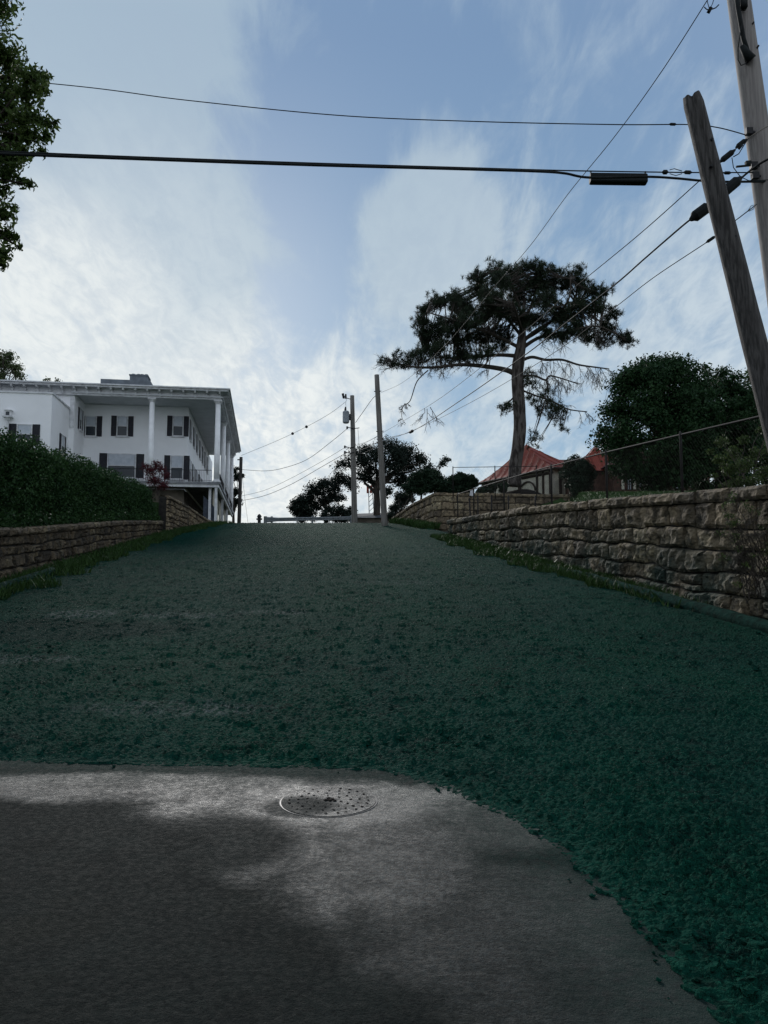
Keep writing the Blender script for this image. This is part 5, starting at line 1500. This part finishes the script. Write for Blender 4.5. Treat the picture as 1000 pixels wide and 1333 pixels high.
# second pyramid roofed house
a = P(738, 612.5, 51); ez3 = a.z; S = 4.6
r2 = root('red_roof_house', 'second red pyramid roofed building with windows half hidden by big tree', 'house', (a.x, 51, 6.3))
apx = P(775, 581, 53.4)
cx_ = apx.x; A2 = Vector((cx_-2.3, 51, ez3)); B2 = Vector((cx_+2.3, 51, ez3)); C2 = Vector((cx_+2.3, 56, ez3)); D2 = Vector((cx_-2.3, 56, ez3))
m1 = MB(); s1 = MB()
for u_, v_ in ((A2, B2), (B2, C2), (C2, D2), (D2, A2)): roof_face(m1, s1, u_, v_, apx, 8)
ro = m1.build('roof', M_redroof, r2); s1.build('standing_seams', M_redroof, ro)
mb = MB(); wallbox(mb, [A2, B2, C2, D2], 5.5, ez3-.02, .12); mb.build('wall', M_brick, r2)
# long low wing to the right
x0 = P(800, 640, 50).x; x1 = P(925, 640, 50).x; zw = P(860, 606, 50).z; zg = 6.2
mb = MB(); mb.bx((x0, 50, 5), (x1, 55, zw)); mb.build('wing_wall', M_brick, r2)
mb = MB(); mb.add([(x0-.5, 49.4, zw-.02), (x1+.5, 49.4, zw-.02), (x1+.5, 55.6, zw-.02), (x0-.5, 55.6, zw-.02), (x0+1.5, 52.5, zw+1.5), (x1-1.5, 52.5, zw+1.5)], [(0, 1, 5, 4), (2, 3, 4, 5), (0, 4, 3), (1, 2, 5), (0, 3, 2, 1)]); mb.build('wing_roof', M_brownroof, r2)
for (pa, pb, ya, yb, mt) in ((809, 813, 614, 637, M_cream), (816, 822, 614, 637, M_blind_sky), (824, 828, 612, 637, M_cream), (831, 846, 614, 633, M_blind_sky), (848, 856, 614, 637, M_cream), (860, 870, 616, 633, M_blind_sky), (879, 890, 624, 637, M_blind_sky), (892, 902, 620, 633, M_blind_sky), (905, 918, 620, 637, M_cream)):
    a = P(pa, ya, 49.95); b_ = P(pb, yb, 49.95)
    mb = MB(); mb.bx((a.x, 49.93, b_.z), (b_.x, 49.997, a.z)); w_o = mb.build('window' if mt == M_blind_sky else 'plaster_panel', mt, r2)  # pale window colour carries the reflected sky
    if mt == M_blind_sky:
        mb = MB()
        for xx in (a.x, b_.x, (a.x+b_.x)/2): mb.bx((xx-.03, 49.88, b_.z), (xx+.03, 49.928, a.z))
        mb.build('frame', M_timber, w_o)

# ------------------------------------------------------------------ chain link fences
def fence(label, pts, h, posts_f, mesh=True, sp=.16, r_=.0011):
    """pts: list of (x,y,z) ground line"""
    pts = [Vector(p) for p in pts]
    r = root('chain_link_fence', label, 'fence', tuple(pts[0]))
    seg = [(b-a).length for a, b in zip(pts, pts[1:])]; T = sum(seg)
    def at(s):
        i = 0
        while i < len(seg)-1 and s > seg[i]: s -= seg[i]; i += 1
        return pts[i].lerp(pts[i+1], max(0, min(1, s/seg[i])))
    mb = MB(); mb.tube([at(T*i/40)+Vector((0, 0, h)) for i in range(41)], .021, 6); mb.build('top_rail', M_rail, r, smooth=True)
    for f in posts_f:
        p = at(T*f); mb = MB(); mb.tube([p-Vector((0, 0, .3)), p+Vector((0, 0, h+.02)), p+Vector((0, 0, h+.08))], [.03, .03, .015], 8); mb.build('post', M_rail, r, smooth=True)
    if mesh:
        mb = MB(); s = -h
        while s < T:
            for sg in (1, -1):
                a0, a1 = (s, s+h) if sg == 1 else (s+h, s)
                b0_, b1_ = 0.0, h
                sa, sb_ = a0, a1
                def cl_(s_, z_): return at(max(0, min(T, s_)))+Vector((0, 0, z_))
                # clip
                if min(sa, sb_) < 0 or max(sa, sb_) > T: continue
                mb.tube([cl_(sa, .03), cl_((sa+sb_)/2, h/2), cl_(sb_, h-.02)], r_, 3, cap=False)
            s += sp
        mb.build('wire_mesh', M_rail, r)
    return r
fl = []
for y in (9, 13, 16, 20, 25, 30, 35, 38.5): fl.append((xr(y)+.6, y, wall_top_r(y)-.05))
def fy(y):  # fraction along for y
    T = sum((Vector(b)-Vector(a)).length for a, b in zip(fl, fl[1:])); s = 0
    for a, b in zip(fl, fl[1:]):
        L_ = (Vector(b)-Vector(a)).length
        if y <= b[1]: return (s+L_*(y-a[1])/(b[1]-a[1]))/T
        s += L_
    return 1
fence('chain link fence with dark top rail following the right stone wall', fl, 1.32, [fy(y) for y in (9.5, 12.6, 16.3, 20.2, 24.5, 30, 35, 38.4)], sp=.11)
fl2 = [ (ca.x+.35, 48.3, ca.z-.02), (P(700, 645, 43).x, 43.2, ca.z-.3), (cc.x+.2, 45.2, ca.z-.4)]
fence('distant low chain link fence on the tan corner wall before the red roof', [P(590, 642, 47.5), P(655, 643, 45), P(700, 644, 43)], 1.62, (0, .5, .99), sp=.3)
# dark leaning iron posts before the wall face
mb = MB()
for k, (px, y0, y1, lean) in enumerate(((611, 648, 690, 3), (622, 645, 690, 1), (640, 644, 672, 0), (662, 645, 668, 0), (697, 645, 662, 0))):
    Yp = 46.9 if px < 630 else (46.2 if px < 650 else 45.3)
    mb = MB(); a = P(px, y0, Yp-.6); b_ = P(px+lean, y1+6, Yp-.6); mb.tube([b_, a], .045, 6)
    tag(mb.build('fence_post', M_rail, smooth=True), ['dark leaning rusty post carrying a small white sign', 'second dark rusty post right of the white sign', 'thin rusty post left of centre against the tan wall', 'thin rusty post under the pine trunk against the tan wall', 'rightmost thin rusty post against the tan wall'][k], 'post', 'rusty posts before the tan wall')
mb = MB(); a = P(614.5, 641.5, 46.0); mb.box(a, (.23, .02, .36), 0, .2); tag(mb.build('small_sign', M_sign), 'small tilted white sign plate on the rusty post at the tan wall', 'sign')
